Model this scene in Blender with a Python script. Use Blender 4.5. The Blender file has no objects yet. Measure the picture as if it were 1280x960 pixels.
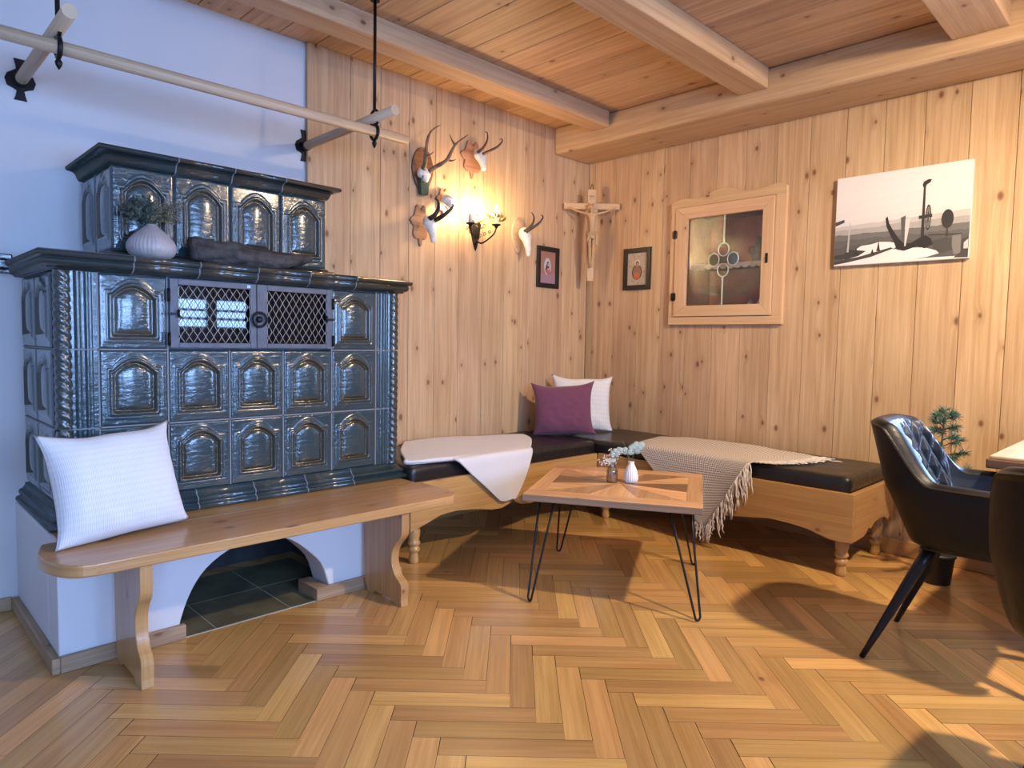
import bpy, bmesh, math, random
from mathutils import Vector, Matrix, noise
random.seed(11)
COL = bpy.context.scene.collection
PI = math.pi
V = Vector

# ------------------------------------------------------------------ camera
F_PX, IMG_W, IMG_H = 845.6, 1280, 960
CAM_Z = 1.15
W = ((0.71121519, -0.03195292, 0.7022478),
     (-0.70275281, -0.05739597, 0.70911508),
     (0.01764789, -0.99784002, -0.06327589))   # world axes written in camera axes (right, down, forward)
CAM = V((0, 0, CAM_Z))
cam_data = bpy.data.cameras.new('camera')
cam = bpy.data.objects.new('camera', cam_data); COL.objects.link(cam)
rt = V((W[0][0], W[1][0], W[2][0])); dn = V((W[0][1], W[1][1], W[2][1])); fw = V((W[0][2], W[1][2], W[2][2]))
cam.matrix_world = Matrix(((rt.x, -dn.x, -fw.x, 0), (rt.y, -dn.y, -fw.y, 0), (rt.z, -dn.z, -fw.z, CAM_Z), (0, 0, 0, 1)))
cam_data.sensor_width = 36; cam_data.lens = F_PX / IMG_W * 36; cam_data.clip_start = 0.02
bpy.context.scene.camera = cam

def ray(px, py):
    a, b = (px - 640) / F_PX, (py - 480) / F_PX
    return V(tuple(W[i][0] * a + W[i][1] * b + W[i][2] for i in range(3)))
def U(px, py, ax, val):                     # where a measured sight line meets a real plane of the room
    d = ray(px, py); return CAM + d * ((val - CAM[ax]) / d[ax])

# ------------------------------------------------------------------ materials
class NT:
    def __init__(s, name):
        s.m = bpy.data.materials.new(name); s.m.use_nodes = True
        s.t = s.m.node_tree; s.b = s.t.nodes['Principled BSDF']
    def n(s, typ, **kw):
        nd = s.t.nodes.new(typ)
        for k, v in kw.items():
            if k in nd.inputs.keys(): nd.inputs[k].default_value = v
            else: setattr(nd, k, v)
        return nd
    def l(s, a, b): s.t.links.new(a, b)
    def math(s, op, a, b=None, c=None):
        nd = s.n('ShaderNodeMath', operation=op)
        for i, x in enumerate((a, b, c)):
            if x is None: continue
            if isinstance(x, (int, float)): nd.inputs[i].default_value = x
            else: s.l(x, nd.inputs[i])
        return nd.outputs[0]
    def mix(s, f, a, b, mode='MIX'):
        nd = s.n('ShaderNodeMix', data_type='RGBA', blend_type=mode)
        for i, x in ((0, f), (6, a), (7, b)):
            if isinstance(x, (int, float)): nd.inputs[i].default_value = x
            elif isinstance(x, tuple): nd.inputs[i].default_value = (*x, 1)
            else: s.l(x, nd.inputs[i])
        return nd.outputs[2]
    def ramp(s, f, stops):
        nd = s.n('ShaderNodeValToRGB'); e = nd.color_ramp.elements
        while len(e) < len(stops): e.new(.5)
        for el, (p, c) in zip(e, stops):
            el.position = p; el.color = (*c, 1) if isinstance(c, tuple) else (c, c, c, 1)
        s.l(f, nd.inputs[0]); return nd.outputs[0]
    def bump(s, h, strength=.2, dist=.01):
        nd = s.n('ShaderNodeBump', Strength=strength, Distance=dist); s.l(h, nd.inputs['Height'])
        s.l(nd.outputs[0], s.b.inputs['Normal'])
    def set(s, **kw):
        for k, v in kw.items():
            i = s.b.inputs[k.replace('_', ' ')]
            if isinstance(v, (int, float)): i.default_value = v
            elif isinstance(v, tuple): i.default_value = (*v, 1) if len(v) == 3 else v
            else: s.l(v, i)
        return s

def wood(name, light, dark, knot=(.21, .09, .04), rough=.5, knots=.55, var=.25, fine=1.0, coat=0.0, warm=.5):
    s = NT(name)
    uv = s.n('ShaderNodeUVMap'); sep = s.n('ShaderNodeSeparateXYZ'); s.l(uv.outputs[0], sep.inputs[0])
    rnd = s.n('ShaderNodeAttribute', attribute_name='rnd').outputs['Fac']
    u = s.math('MULTIPLY_ADD', rnd, 37.0, sep.outputs[0]); v = s.math('MULTIPLY_ADD', rnd, 11.3, sep.outputs[1])
    def vec(su, sv, vv=None):
        c = s.n('ShaderNodeCombineXYZ'); s.l(s.math('MULTIPLY', u, su), c.inputs[0]); s.l(s.math('MULTIPLY', vv or v, sv), c.inputs[1]); return c.outputs[0]
    kn = s.n('ShaderNodeTexVoronoi', voronoi_dimensions='2D', feature='F1', Scale=1.0); s.l(vec(5.2, 8.5), kn.inputs['Vector'])
    sc = s.n('ShaderNodeSeparateColor'); s.l(kn.outputs['Color'], sc.inputs[0])
    has = s.math('GREATER_THAN', sc.outputs[0], 1 - knots * .62)
    halo = s.math('MULTIPLY', s.ramp(kn.outputs['Distance'], [(0, 1.0), (.32, 0.0)]), has)
    core = s.math('MULTIPLY', s.ramp(s.math('MULTIPLY', kn.outputs['Distance'], s.math('MULTIPLY_ADD', sc.outputs[1], 1.1, .75)), [(.05, 1.0), (.125, 0.0)]), has)
    v2 = s.math('MULTIPLY_ADD', halo, .02, v)
    g1 = s.n('ShaderNodeTexNoise', noise_dimensions='2D', Scale=1.0, Detail=5.0, Roughness=.6, Distortion=.5); s.l(vec(1.1, 34 * fine, v2), g1.inputs['Vector'])
    g2 = s.n('ShaderNodeTexNoise', noise_dimensions='2D', Scale=1.0, Detail=3.0); s.l(vec(3.0, 170 * fine, v2), g2.inputs['Vector'])
    g3 = s.n('ShaderNodeTexNoise', noise_dimensions='2D', Scale=1.0, Detail=2.0); s.l(vec(1.6, 5), g3.inputs['Vector'])
    g = s.math('ADD', s.math('MULTIPLY', g1.outputs[0], .55), s.math('ADD', s.math('MULTIPLY', g2.outputs[0], .25), s.math('MULTIPLY', g3.outputs[0], .2)))
    col = s.mix(s.ramp(g, [(.36, 0.0), (.64, 1.0)]), dark, light)
    col = s.mix(s.math('MULTIPLY', halo, .35), col, tuple(c * .6 for c in dark))
    col = s.mix(core, col, knot)
    hs = s.n('ShaderNodeHueSaturation'); s.l(col, hs.inputs['Color'])
    s.l(s.math('MULTIPLY_ADD', rnd, var, 1 - var / 2), hs.inputs['Value'])
    w = s.n('ShaderNodeTexWhiteNoise', noise_dimensions='1D'); s.l(rnd, w.inputs['W'])
    s.l(s.math('MULTIPLY_ADD', w.outputs['Value'], .02 * warm, .5 - .01 * warm), hs.inputs['Hue'])
    s.set(Base_Color=hs.outputs[0], Roughness=rough, Coat_Weight=coat, Coat_Roughness=.15)
    s.bump(g, .12, .004); return s.m

def plain(name, col, rough=.5, metal=0.0, noise_amt=0.0, nscale=20.0, bump=0.0, bscale=60.0, bdist=.004, **kw):
    s = NT(name); c = col
    tc = s.n('ShaderNodeTexCoord')
    if noise_amt:
        t = s.n('ShaderNodeTexNoise', Scale=nscale, Detail=4.0); s.l(tc.outputs['Object'], t.inputs['Vector'])
        c = s.mix(s.ramp(t.outputs[0], [(.3, 0.0), (.7, 1.0)]), tuple(x * (1 - noise_amt) for x in col), tuple(min(1, x * (1 + noise_amt)) for x in col))
    if bump:
        t = s.n('ShaderNodeTexNoise', Scale=bscale, Detail=4.0); s.l(tc.outputs['Object'], t.inputs['Vector']); s.bump(t.outputs[0], bump, bdist)
    s.set(Base_Color=c, Roughness=rough, Metallic=metal, **kw); return s.m

def fabric(name, col, rib=None, weave=420.0, strength=.3, col2=None, wrinkle=.0):
    s = NT(name); uv = s.n('ShaderNodeUVMap'); sep = s.n('ShaderNodeSeparateXYZ'); s.l(uv.outputs[0], sep.inputs[0])
    if rib:
        h = s.math('SINE', s.math('MULTIPLY', sep.outputs[0], rib))
        h2 = s.math('MULTIPLY', s.math('SINE', s.math('MULTIPLY', sep.outputs[1], weave)), .4)
        h = s.math('ADD', h, h2)
    else:
        h = s.math('MULTIPLY', s.math('SINE', s.math('MULTIPLY', sep.outputs[0], weave)), s.math('SINE', s.math('MULTIPLY', sep.outputs[1], weave)))
    f = s.math('MULTIPLY_ADD', h, .5, .5)
    c = s.mix(f, col2 or tuple(x * .86 for x in col), col)
    s.set(Base_Color=c, Roughness=.95, Sheen_Weight=.25); s.b.inputs['Specular IOR Level'].default_value = .15
    s.bump(f, strength, .002); return s.m

M = {}
PINE_L, PINE_D = (.64, .44, .26), (.45, .275, .14)
M['pine'] = wood('pine_panelling', PINE_L, PINE_D, rough=.55, var=.14)
M['pine_ceiling'] = wood('pine_ceiling_boards', (.60, .38, .205), (.40, .225, .105), rough=.55, knots=.4, var=.2)
M['beam'] = wood('spruce_beam', (.60, .40, .23), (.44, .27, .14), rough=.6, knots=.3, var=.05)
M['beam_grey'] = M['beam']
M['bench'] = wood('lacquered_pine_bench', (.56, .325, .125), (.40, .205, .07), rough=.3, knots=.45, var=.12, coat=.3)
M['cabinet'] = wood('pale_pine_cabinet', (.70, .47, .27), (.56, .35, .185), rough=.5, knots=.2, var=.1)
M['parquet'] = wood('oak_parquet', (.62, .36, .125), (.44, .235, .072), rough=.30, knots=.03, var=.55, fine=.9, coat=.4, warm=.7)
M['skirt'] = wood('worn_skirting_wood', (.46, .32, .20), (.28, .175, .10), rough=.6, knots=.3, var=.1)
M['table'] = wood('mixed_reclaimed_wood', (.56, .33, .16), (.36, .19, .085), rough=.42, knots=.1, var=1.25, coat=.1)
M['table_edge'] = wood('rough_table_edge', (.36, .24, .15), (.2, .12, .07), rough=.7, knots=.1)
M['pole'] = wood('smooth_beech_pole', (.62, .47, .32), (.46, .32, .2), rough=.5, knots=.05, var=.1)
M['carved'] = wood('carved_lime_wood', (.62, .42, .23), (.48, .30, .15), rough=.5, knots=.0, var=.1)
M['plaque'] = wood('stained_plaque_wood', (.25, .12, .06), (.13, .06, .03), rough=.4, knots=.1)
M['dine'] = wood('dining_table_oak', (.66, .45, .25), (.5, .32, .16), rough=.4, knots=.05)
M['dine_edge'] = wood('dining_table_brown_edge', (.2, .10, .05), (.12, .06, .03), rough=.4, knots=.0)
M['dark_wood'] = plain('dark_shadow_gap_wood', (.05, .028, .016), .7, noise_amt=.2)
M['plaster'] = plain('white_plaster', (.64, .645, .67), .8, noise_amt=.03, nscale=3, bump=.12, bscale=14, bdist=.01)
M['iron'] = plain('wrought_iron', (.018, .017, .018), .42, .7, bump=.2, bscale=90)
M['black_metal'] = plain('black_painted_steel', (.012, .012, .013), .4, .3)
M['stone'] = plain('green_grey_hearth_stone', (.15, .14, .085), .5, noise_amt=.35, nscale=7, bump=.2)
M['joint'] = plain('pale_joint', (.42, .42, .36), .8)
M['soot'] = plain('sooty_lining', (.028, .028, .03), .85, noise_amt=.4, nscale=8)  # near-black colour paints in the shade inside the stove niche
M['soot_beam'] = plain('grey_sooty_lintel', (.07, .072, .078), .8, noise_amt=.3)
M['brass'] = plain('dull_brass', (.35, .22, .09), .4, .8)
M['bone'] = plain('bleached_bone', (.72, .70, .66), .55, noise_amt=.15, nscale=40, bump=.2)
M['horn_black'] = plain('dark_horn', (.03, .02, .014), .4, noise_amt=.4, nscale=60, bump=.3, bscale=120)
M['antler'] = plain('brown_antler', (.20, .125, .07), .55, noise_amt=.45, nscale=30, bump=.4, bscale=150)
M['green_paint'] = plain('dark_green_felt', (.05, .09, .06), .8)
M['frame_black'] = plain('black_lacquer_frame', (.012, .010, .009), .35)
M['candle'] = plain('ivory_candle_sleeve', (.75, .66, .5), .5)
s = NT('lit_bulb'); s.set(Base_Color=(1., .8, .5), Emission_Color=(1., .66, .33)); s.b.inputs['Emission Strength'].default_value = 650; M['bulb'] = s.m
M['crystal'] = plain('cut_glass', (.95, .95, .95), .05, Transmission_Weight=.9)
M['white_linen'] = fabric('white_ribbed_cotton', (.80, .80, .83), rib=1150, weave=300)
M['white_blanket'] = fabric('white_blanket_cotton', (.78, .77, .79), rib=700, weave=900)
M['pale_cushion'] = fabric('pale_ribbed_cotton', (.80, .82, .84), rib=620, weave=200, strength=.6)
M['purple'] = fabric('plum_velvet_cotton', (.185, .065, .115), weave=1400, strength=.15)
M['lace'] = fabric('white_lace', (.75, .74, .72), rib=1500)
M['leaf_pale'] = plain('pale_eucalyptus', (.33, .42, .40), .6, noise_amt=.2)
M['leaf_dry'] = plain('dried_grass_heads', (.20, .19, .12), .9, noise_amt=.4, nscale=60)
M['leaf_dark'] = plain('dark_dried_foliage', (.055, .075, .06), .85, noise_amt=.4, nscale=60)
M['flower'] = plain('white_dried_flower', (.78, .77, .73), .8)
M['stem'] = plain('green_stem', (.12, .15, .08), .7)
M['pine_needle'] = plain('blue_green_needles', (.055, .15, .115), .6, noise_amt=.4, nscale=30)
M['bark'] = plain('brown_twig', (.10, .055, .03), .8, noise_amt=.3)
M['pot'] = plain('black_plastic_pot', (.016, .016, .018), .5)
M['ceramic'] = plain('white_ceramic', (.80, .80, .80), .35)
M['clay'] = plain('pale_mauve_stoneware', (.43, .39, .39), .42, noise_amt=.12, nscale=25)
M['drift'] = plain('grey_driftwood', (.06, .052, .048), .8, noise_amt=.6, nscale=18, bump=.8, bscale=45, bdist=.012)
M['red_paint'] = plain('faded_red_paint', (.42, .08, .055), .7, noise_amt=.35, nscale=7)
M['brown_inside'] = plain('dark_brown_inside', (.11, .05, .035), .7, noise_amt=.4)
M['lead'] = plain('lead_came', (.55, .53, .5), .35, .6)
M['sticker'] = plain('pale_blue_sticker', (.45, .6, .8), .5)
M['window_white'] = plain('white_window_paint', (.75, .75, .75), .5)

def leather(name, col, rough, wrinkle=.35, sc=9.0):
    s = NT(name); tc = s.n('ShaderNodeTexCoord')
    a = s.n('ShaderNodeTexNoise', Scale=sc, Detail=3.0, Distortion=1.2); s.l(tc.outputs['Object'], a.inputs['Vector'])
    b = s.n('ShaderNodeTexVoronoi', Scale=420.0); s.l(tc.outputs['Object'], b.inputs['Vector'])
    h = s.math('ADD', a.outputs[0], s.math('MULTIPLY', b.outputs[0], .06))
    s.set(Base_Color=col, Roughness=rough, Coat_Weight=.15); s.bump(h, wrinkle, .02); return s.m
M['mattress'] = leather('black_leatherette', (.011, .011, .013), .33, .35, 7)
M['chair_leather'] = leather('black_chair_leather', (.005, .0048, .0055), .42, .12, 12)
M['chair_leather'].node_tree.nodes['Principled BSDF'].inputs['Specular IOR Level'].default_value = .3
M['chair_leather'].node_tree.nodes['Principled BSDF'].inputs['Coat Weight'].default_value = .05
M['chair_quilt'] = leather('black_quilted_leather', (.010, .012, .018), .46, .10, 12)
M['chair_quilt'].node_tree.nodes['Principled BSDF'].inputs['Specular IOR Level'].default_value = .9
M['chair_quilt'].node_tree.nodes['Principled BSDF'].inputs['Coat Weight'].default_value = .5

def glaze(name, dark, ridge):
    s = NT(name); tc = s.n('ShaderNodeTexCoord')
    at = s.n('ShaderNodeAttribute', attribute_name='ridge').outputs['Fac']
    mp = s.n('ShaderNodeMapping'); mp.inputs['Scale'].default_value = (1, 1, 2.6); s.l(tc.outputs['Object'], mp.inputs[0])
    a = s.n('ShaderNodeTexNoise', Scale=26.0, Detail=3.0, Distortion=.4); s.l(mp.outputs[0], a.inputs['Vector'])
    b = s.n('ShaderNodeTexNoise', Scale=5.0, Detail=2.0); s.l(tc.outputs['Object'], b.inputs['Vector'])
    base = s.mix(b.outputs[0], dark, tuple(x * 1.7 for x in dark))
    s.set(Base_Color=s.mix(at, base, ridge), Roughness=.2, Coat_Weight=.6, Coat_Roughness=.12)
    s.b.inputs['Specular IOR Level'].default_value = .75
    s.bump(a.outputs[0], .32, .011); return s.m
M['tile'] = glaze('blue_green_glaze', (.022, .042, .050), (.045, .040, .024))
M['cornice'] = glaze('dark_cornice_glaze', (.022, .032, .032), (.05, .04, .02))
M['grout'] = plain('grey_grout', (.20, .22, .24), .7)
M['door_iron'] = plain('grey_painted_iron', (.105, .12, .15), .5, .35, noise_amt=.15, bump=.25, bscale=120)
M['wire'] = plain('galvanised_wire', (.36, .34, .31), .4, .8)
M['dark_glass'] = plain('black_mirror_glass', (.004, .004, .006), .02, Coat_Weight=.5)

s = NT('thin_glass'); g = s.n('ShaderNodeBsdfGlossy', Roughness=.03); t = s.n('ShaderNodeBsdfTransparent'); mx = s.n('ShaderNodeMixShader')
fr = s.n('ShaderNodeFresnel', IOR=1.45); s.l(fr.outputs[0], mx.inputs[0]); s.l(t.outputs[0], mx.inputs[1]); s.l(g.outputs[0], mx.inputs[2])
s.l(mx.outputs[0], s.t.nodes['Material Output'].inputs[0]); M['glass'] = s.m
s = NT('seedy_antique_glass'); g = s.n('ShaderNodeBsdfGlossy', Roughness=.06); t = s.n('ShaderNodeBsdfTransparent', Color=(.85, .80, .76, 1)); mx = s.n('ShaderNodeMixShader')
nz = s.n('ShaderNodeTexNoise', Scale=70.0, Detail=2.0); bp = s.n('ShaderNodeBump', Strength=.5, Distance=.004); s.l(nz.outputs[0], bp.inputs['Height']); s.l(bp.outputs[0], g.inputs['Normal'])
mx.inputs[0].default_value = .10; s.l(t.outputs[0], mx.inputs[1]); s.l(g.outputs[0], mx.inputs[2]); s.l(mx.outputs[0], s.t.nodes['Material Output'].inputs[0]); M['antique_glass'] = s.m
s = NT('green_glass'); g = s.n('ShaderNodeBsdfGlossy', Roughness=.08); t = s.n('ShaderNodeBsdfTransparent', Color=(.35, .55, .12, 1)); mx = s.n('ShaderNodeMixShader'); mx.inputs[0].default_value = .25
s.l(t.outputs[0], mx.inputs[1]); s.l(g.outputs[0], mx.inputs[2]); s.l(mx.outputs[0], s.t.nodes['Material Output'].inputs[0]); M['green_glass'] = s.m
s = NT('smoky_bottle_glass'); g = s.n('ShaderNodeBsdfGlossy', Roughness=.05); t = s.n('ShaderNodeBsdfTransparent', Color=(.62, .60, .58, 1)); mx = s.n('ShaderNodeMixShader'); mx.inputs[0].default_value = .16
s.l(t.outputs[0], mx.inputs[1]); s.l(g.outputs[0], mx.inputs[2]); s.l(mx.outputs[0], s.t.nodes['Material Output'].inputs[0]); M['bottle_glass'] = s.m

# open knit: beige yarn with darker holes between the stitches
s = NT('beige_open_knit'); uv = s.n('ShaderNodeUVMap'); sep = s.n('ShaderNodeSeparateXYZ'); s.l(uv.outputs[0], sep.inputs[0])
a = s.math('SINE', s.math('MULTIPLY', s.math('ADD', sep.outputs[0], sep.outputs[1]), 190)); b = s.math('SINE', s.math('MULTIPLY', s.math('SUBTRACT', sep.outputs[0], sep.outputs[1]), 190))
f = s.math('MULTIPLY_ADD', s.math('MULTIPLY', a, b), .5, .5)
s.set(Base_Color=s.mix(s.ramp(f, [(.18, 0.0), (.5, 1.0)]), (.17, .135, .115), (.72, .66, .61)), Roughness=.95); s.bump(f, .8, .006); M['knit'] = s.m
M['yarn'] = plain('beige_yarn', (.68, .63, .58), .95, noise_amt=.2, nscale=80)

# ------------------------------------------------------------------ mesh builder
class MB:
    def __init__(s): s.v = []; s.f = []; s.mi = []; s.sm = []; s.uv = []; s.rn = []; s.pa = {}
    def face(s, idx, uv=None, mi=0, sm=False, rn=0.5):
        s.f.append(idx); s.mi.append(mi); s.sm.append(sm); s.rn.append(rn)
        s.uv.append(uv or [(0, 0)] * len(idx))
    def box(s, lo, hi, grain=0, mi=0, rn=None, mat=None):
        rn = random.random() if rn is None else rn
        o = len(s.v); lo = V(lo); hi = V(hi)
        for k in range(8):
            p = V(((hi if k & 1 else lo).x, (hi if k & 2 else lo).y, (hi if k & 4 else lo).z)); s.v.append(mat @ p if mat else p)
        P = [V(((hi if k & 1 else lo).x, (hi if k & 2 else lo).y, (hi if k & 4 else lo).z)) for k in range(8)]
        for idx, ax in (((0, 4, 6, 2), 0), ((1, 3, 7, 5), 0), ((0, 1, 5, 4), 1), ((2, 6, 7, 3), 1), ((0, 2, 3, 1), 2), ((4, 5, 7, 6), 2)):
            oth = [a for a in range(3) if a != ax]
            if grain in oth: ua, va = grain, [a for a in oth if a != grain][0]
            else: ua, va = oth
            k = .03 if ua != grain else 1
            s.face([o + i for i in idx], [(P[i][ua] * k, P[i][va] + ax * .37) for i in idx], mi, False, rn)
    def prism(s, pts, org, ex, ey, ez, t, mi=0, rn=None, grain=0, sm=False, side_mi=None):
        """polygon pts (a,b) in the frame org,ex,ey, thickened by t along ez"""
        rn = random.random() if rn is None else rn
        org, ex, ey, ez = V(org), V(ex), V(ey), V(ez); n = len(pts); o = len(s.v)
        area = sum(pts[i][0] * pts[(i + 1) % n][1] - pts[(i + 1) % n][0] * pts[i][1] for i in range(n))
        if (area > 0) != (ex.cross(ey).dot(ez) > 0): pts = pts[::-1]
        # after this the polygon is counter-clockwise seen from +ez
        for w in (0, t): s.v += [org + ex * a + ey * b + ez * w for a, b in pts]
        g = (lambda p: p) if grain == 0 else (lambda p: (p[1], p[0]))
        s.face([o + n + i for i in range(n)], [g(p) for p in pts], mi, False, rn)
        s.face([o + n - 1 - i for i in range(n)], [g(pts[n - 1 - i]) for i in range(n)], mi, False, rn)
        L = 0
        for i in range(n):
            j = (i + 1) % n; d = math.dist(pts[i], pts[j])
            s.face([o + i, o + j, o + n + j, o + n + i], [(L, 0), (L + d, 0), (L + d, t), (L, t)], mi if side_mi is None else side_mi, sm, rn); L += d
    def tube(s, pts, r, n=8, mi=0, rn=.5, caps=True, up=None):
        pts = [V(p) for p in pts]; m = len(pts); rr = r if isinstance(r, (list, tuple)) else [r] * m; o = len(s.v)
        t0 = (pts[1] - pts[0]).normalized(); a = V((0, 0, 1)) if abs(t0.z) < .9 else V((1, 0, 0)); nrm = t0.cross(a).normalized(); L = [0]
        for i in range(m):
            t = (pts[min(i + 1, m - 1)] - pts[max(i - 1, 0)]).normalized()
            nrm = (nrm - t * nrm.dot(t)).normalized(); bi = t.cross(nrm)
            for k in range(n):
                th = 2 * PI * k / n; s.v.append(pts[i] + (nrm * math.cos(th) + bi * math.sin(th)) * rr[i])
            if i: L.append(L[-1] + (pts[i] - pts[i - 1]).length)
        for i in range(m - 1):
            for k in range(n):
                q = (k + 1) % n
                s.face([o + i * n + k, o + i * n + q, o + (i + 1) * n + q, o + (i + 1) * n + k],
                       [(L[i], k / n * .2), (L[i], (k + 1) / n * .2), (L[i + 1], (k + 1) / n * .2), (L[i + 1], k / n * .2)], mi, True, rn)
        if caps:
            s.face([o + n - 1 - k for k in range(n)], None, mi, False, rn); s.face([o + (m - 1) * n + k for k in range(n)], None, mi, False, rn)
    def lathe(s, prof, org=(0, 0, 0), n=24, mi=0, rn=.5, wob=None, ax=None):
        org = V(org); o = len(s.v); m = len(prof)
        for r, z in prof:
            for k in range(n):
                th = 2 * PI * k / n; q = r * (wob(th, z) if wob else 1); p = V((q * math.cos(th), q * math.sin(th), z))
                s.v.append(org + (ax @ p if ax else p))
        for i in range(m - 1):
            for k in range(n):
                q = (k + 1) % n
                s.face([o + i * n + k, o + i * n + q, o + (i + 1) * n + q, o + (i + 1) * n + k],
                       [(prof[i][1], k / n * .2), (prof[i][1], (k + 1) / n * .2), (prof[i + 1][1], (k + 1) / n * .2), (prof[i + 1][1], k / n * .2)], mi, True, rn)
        if prof[0][0] > 1e-4: s.face([o + n - 1 - k for k in range(n)], None, mi, False, rn)
        if prof[-1][0] > 1e-4: s.face([o + (m - 1) * n + k for k in range(n)], None, mi, False, rn)
    def grid(s, fn, nu, nv, mi=0, rn=.5, uvs=(1, 1), flip=False, attr=None):
        o = len(s.v)
        for j in range(nv + 1):
            for i in range(nu + 1):
                r = fn(i / nu, j / nv)
                if attr: s.pa[len(s.v)] = r[1]; r = r[0]
                s.v.append(V(r))
        for j in range(nv):
            for i in range(nu):
                a = o + j * (nu + 1) + i; q = [a, a + 1, a + nu + 2, a + nu + 1]; c = [(i, j), (i + 1, j), (i + 1, j + 1), (i, j + 1)]
                if flip: q = q[::-1]; c = c[::-1]
                s.face(q, [(x / nu * uvs[0], y / nv * uvs[1]) for x, y in c], mi, True, rn)
    def ball(s, c, r, n=10, mi=0, rn=.5):
        r = r if isinstance(r, (tuple, list)) else (r, r, r); c = V(c)
        self = s; o = len(s.v); m = n
        for i in range(m + 1):
            ph = PI * i / m
            for k in range(n):
                th = 2 * PI * k / n; s.v.append(c + V((r[0] * math.sin(ph) * math.cos(th), r[1] * math.sin(ph) * math.sin(th), -r[2] * math.cos(ph))))
        for i in range(m):
            for k in range(n):
                q = (k + 1) % n; s.face([o + i * n + k, o + i * n + q, o + (i + 1) * n + q, o + (i + 1) * n + k], None, mi, True, rn)
    def build(s, name, mats, parent=None, bevel=0, seg=2, sub=0, solid=0, weld=False, world=True):
        me = bpy.data.meshes.new(name)
        off = parent.matrix_world_loc if False else (root_loc(parent) if (parent is not None and world) else V((0, 0, 0)))
        me.from_pydata([tuple(p - off) for p in s.v], [], s.f)
        mats = mats if isinstance(mats, (list, tuple)) else [mats]
        for m in mats: me.materials.append(m)
        me.polygons.foreach_set('material_index', s.mi); me.polygons.foreach_set('use_smooth', s.sm)
        ul = me.uv_layers.new(name='UVMap'); flat = [c for f in s.uv for p in f for c in p]; ul.data.foreach_set('uv', flat)
        at = me.attributes.new('rnd', 'FLOAT', 'FACE'); at.data.foreach_set('value', s.rn)
        if s.pa:
            ar = me.attributes.new('ridge', 'FLOAT', 'POINT'); ar.data.foreach_set('value', [s.pa.get(i, 0.0) for i in range(len(s.v))])
        if weld:
            bm = bmesh.new(); bm.from_mesh(me); bmesh.ops.remove_doubles(bm, verts=bm.verts, dist=1e-4); bm.to_mesh(me); bm.free()
        me.update()
        o = bpy.data.objects.new(name, me); COL.objects.link(o)
        if parent is not None: o.parent = parent
        if bevel:
            b = o.modifiers.new('bevel', 'BEVEL'); b.width = bevel; b.segments = seg; b.limit_method = 'ANGLE'; b.angle_limit = math.radians(40)
        if solid:
            b = o.modifiers.new('solid', 'SOLIDIFY'); b.thickness = solid; b.offset = 0
        if sub:
            b = o.modifiers.new('sub', 'SUBSURF'); b.levels = sub; b.render_levels = sub
        return o

def root_loc(o):
    while o.parent is not None: o = o.parent
    return V(o.location)
def thing(name, label, cat, loc=(0, 0, 0), group=None):
    o = bpy.data.objects.new(name, None); COL.objects.link(o); o.location = loc; o.empty_display_size = .1
    o['label'] = label; o['category'] = cat
    if group: o['group'] = group
    return o
def tag(o, label, cat, group=None):
    o['label'] = label; o['category'] = cat
    if group: o['group'] = group
    return o
def struct(o): o['kind'] = 'structure'; return o
def rebase(o, loc):                                   # put a top-level mesh's origin at its base
    loc = V(loc); o.data.transform(Matrix.Translation(-loc)); o.location = loc; return o
def catmull(P, t):
    n = len(P) - 1; x = min(max(t * n, 0), n - 1e-6); i = int(x); f = x - i
    p0, p1, p2, p3 = P[max(i - 1, 0)], P[i], P[i + 1], P[min(i + 2, n)]
    return .5 * ((2 * p1) + (p2 - p0) * f + (2 * p0 - 5 * p1 + 4 * p2 - p3) * f * f + (3 * p1 - p0 - 3 * p2 + p3) * f ** 3)
def spline(P, n): P = [V(p) for p in P]; return [catmull(P, k / n) for k in range(n + 1)]
def net(rows):
    rows = [[V(p) for p in r] for r in rows]
    return lambda u, v: catmull([catmull(r, u) for r in rows], v)
def nz(p, s=1.0): return noise.noise(V(p) * s)
def bez2(P, n):                                       # smooth 2-D outline
    Q = spline([(a, b, 0) for a, b in P], n); return [(q.x, q.y) for q in Q]
# ================================================================== ROOM
XL, XR, YF, YB = -1.9, 4.15, -1.9, 3.382        # left wall, right panelling, front wall, back panelling
YP = 3.412                                       # white plaster face of the back wall
ZC, ZT = 2.705, 2.80

def clip(poly, a, b, c):                         # keep a*x+b*y<=c
    out = []
    for i in range(len(poly)):
        p, q = poly[i], poly[(i + 1) % len(poly)]; dp = a * p[0] + b * p[1] - c; dq = a * q[0] + b * q[1] - c
        if dp <= 0: out.append(p)
        if dp * dq < 0:
            t = dp / (dp - dq); out.append((p[0] + (q[0] - p[0]) * t, p[1] + (q[1] - p[1]) * t))
    return out
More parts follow.
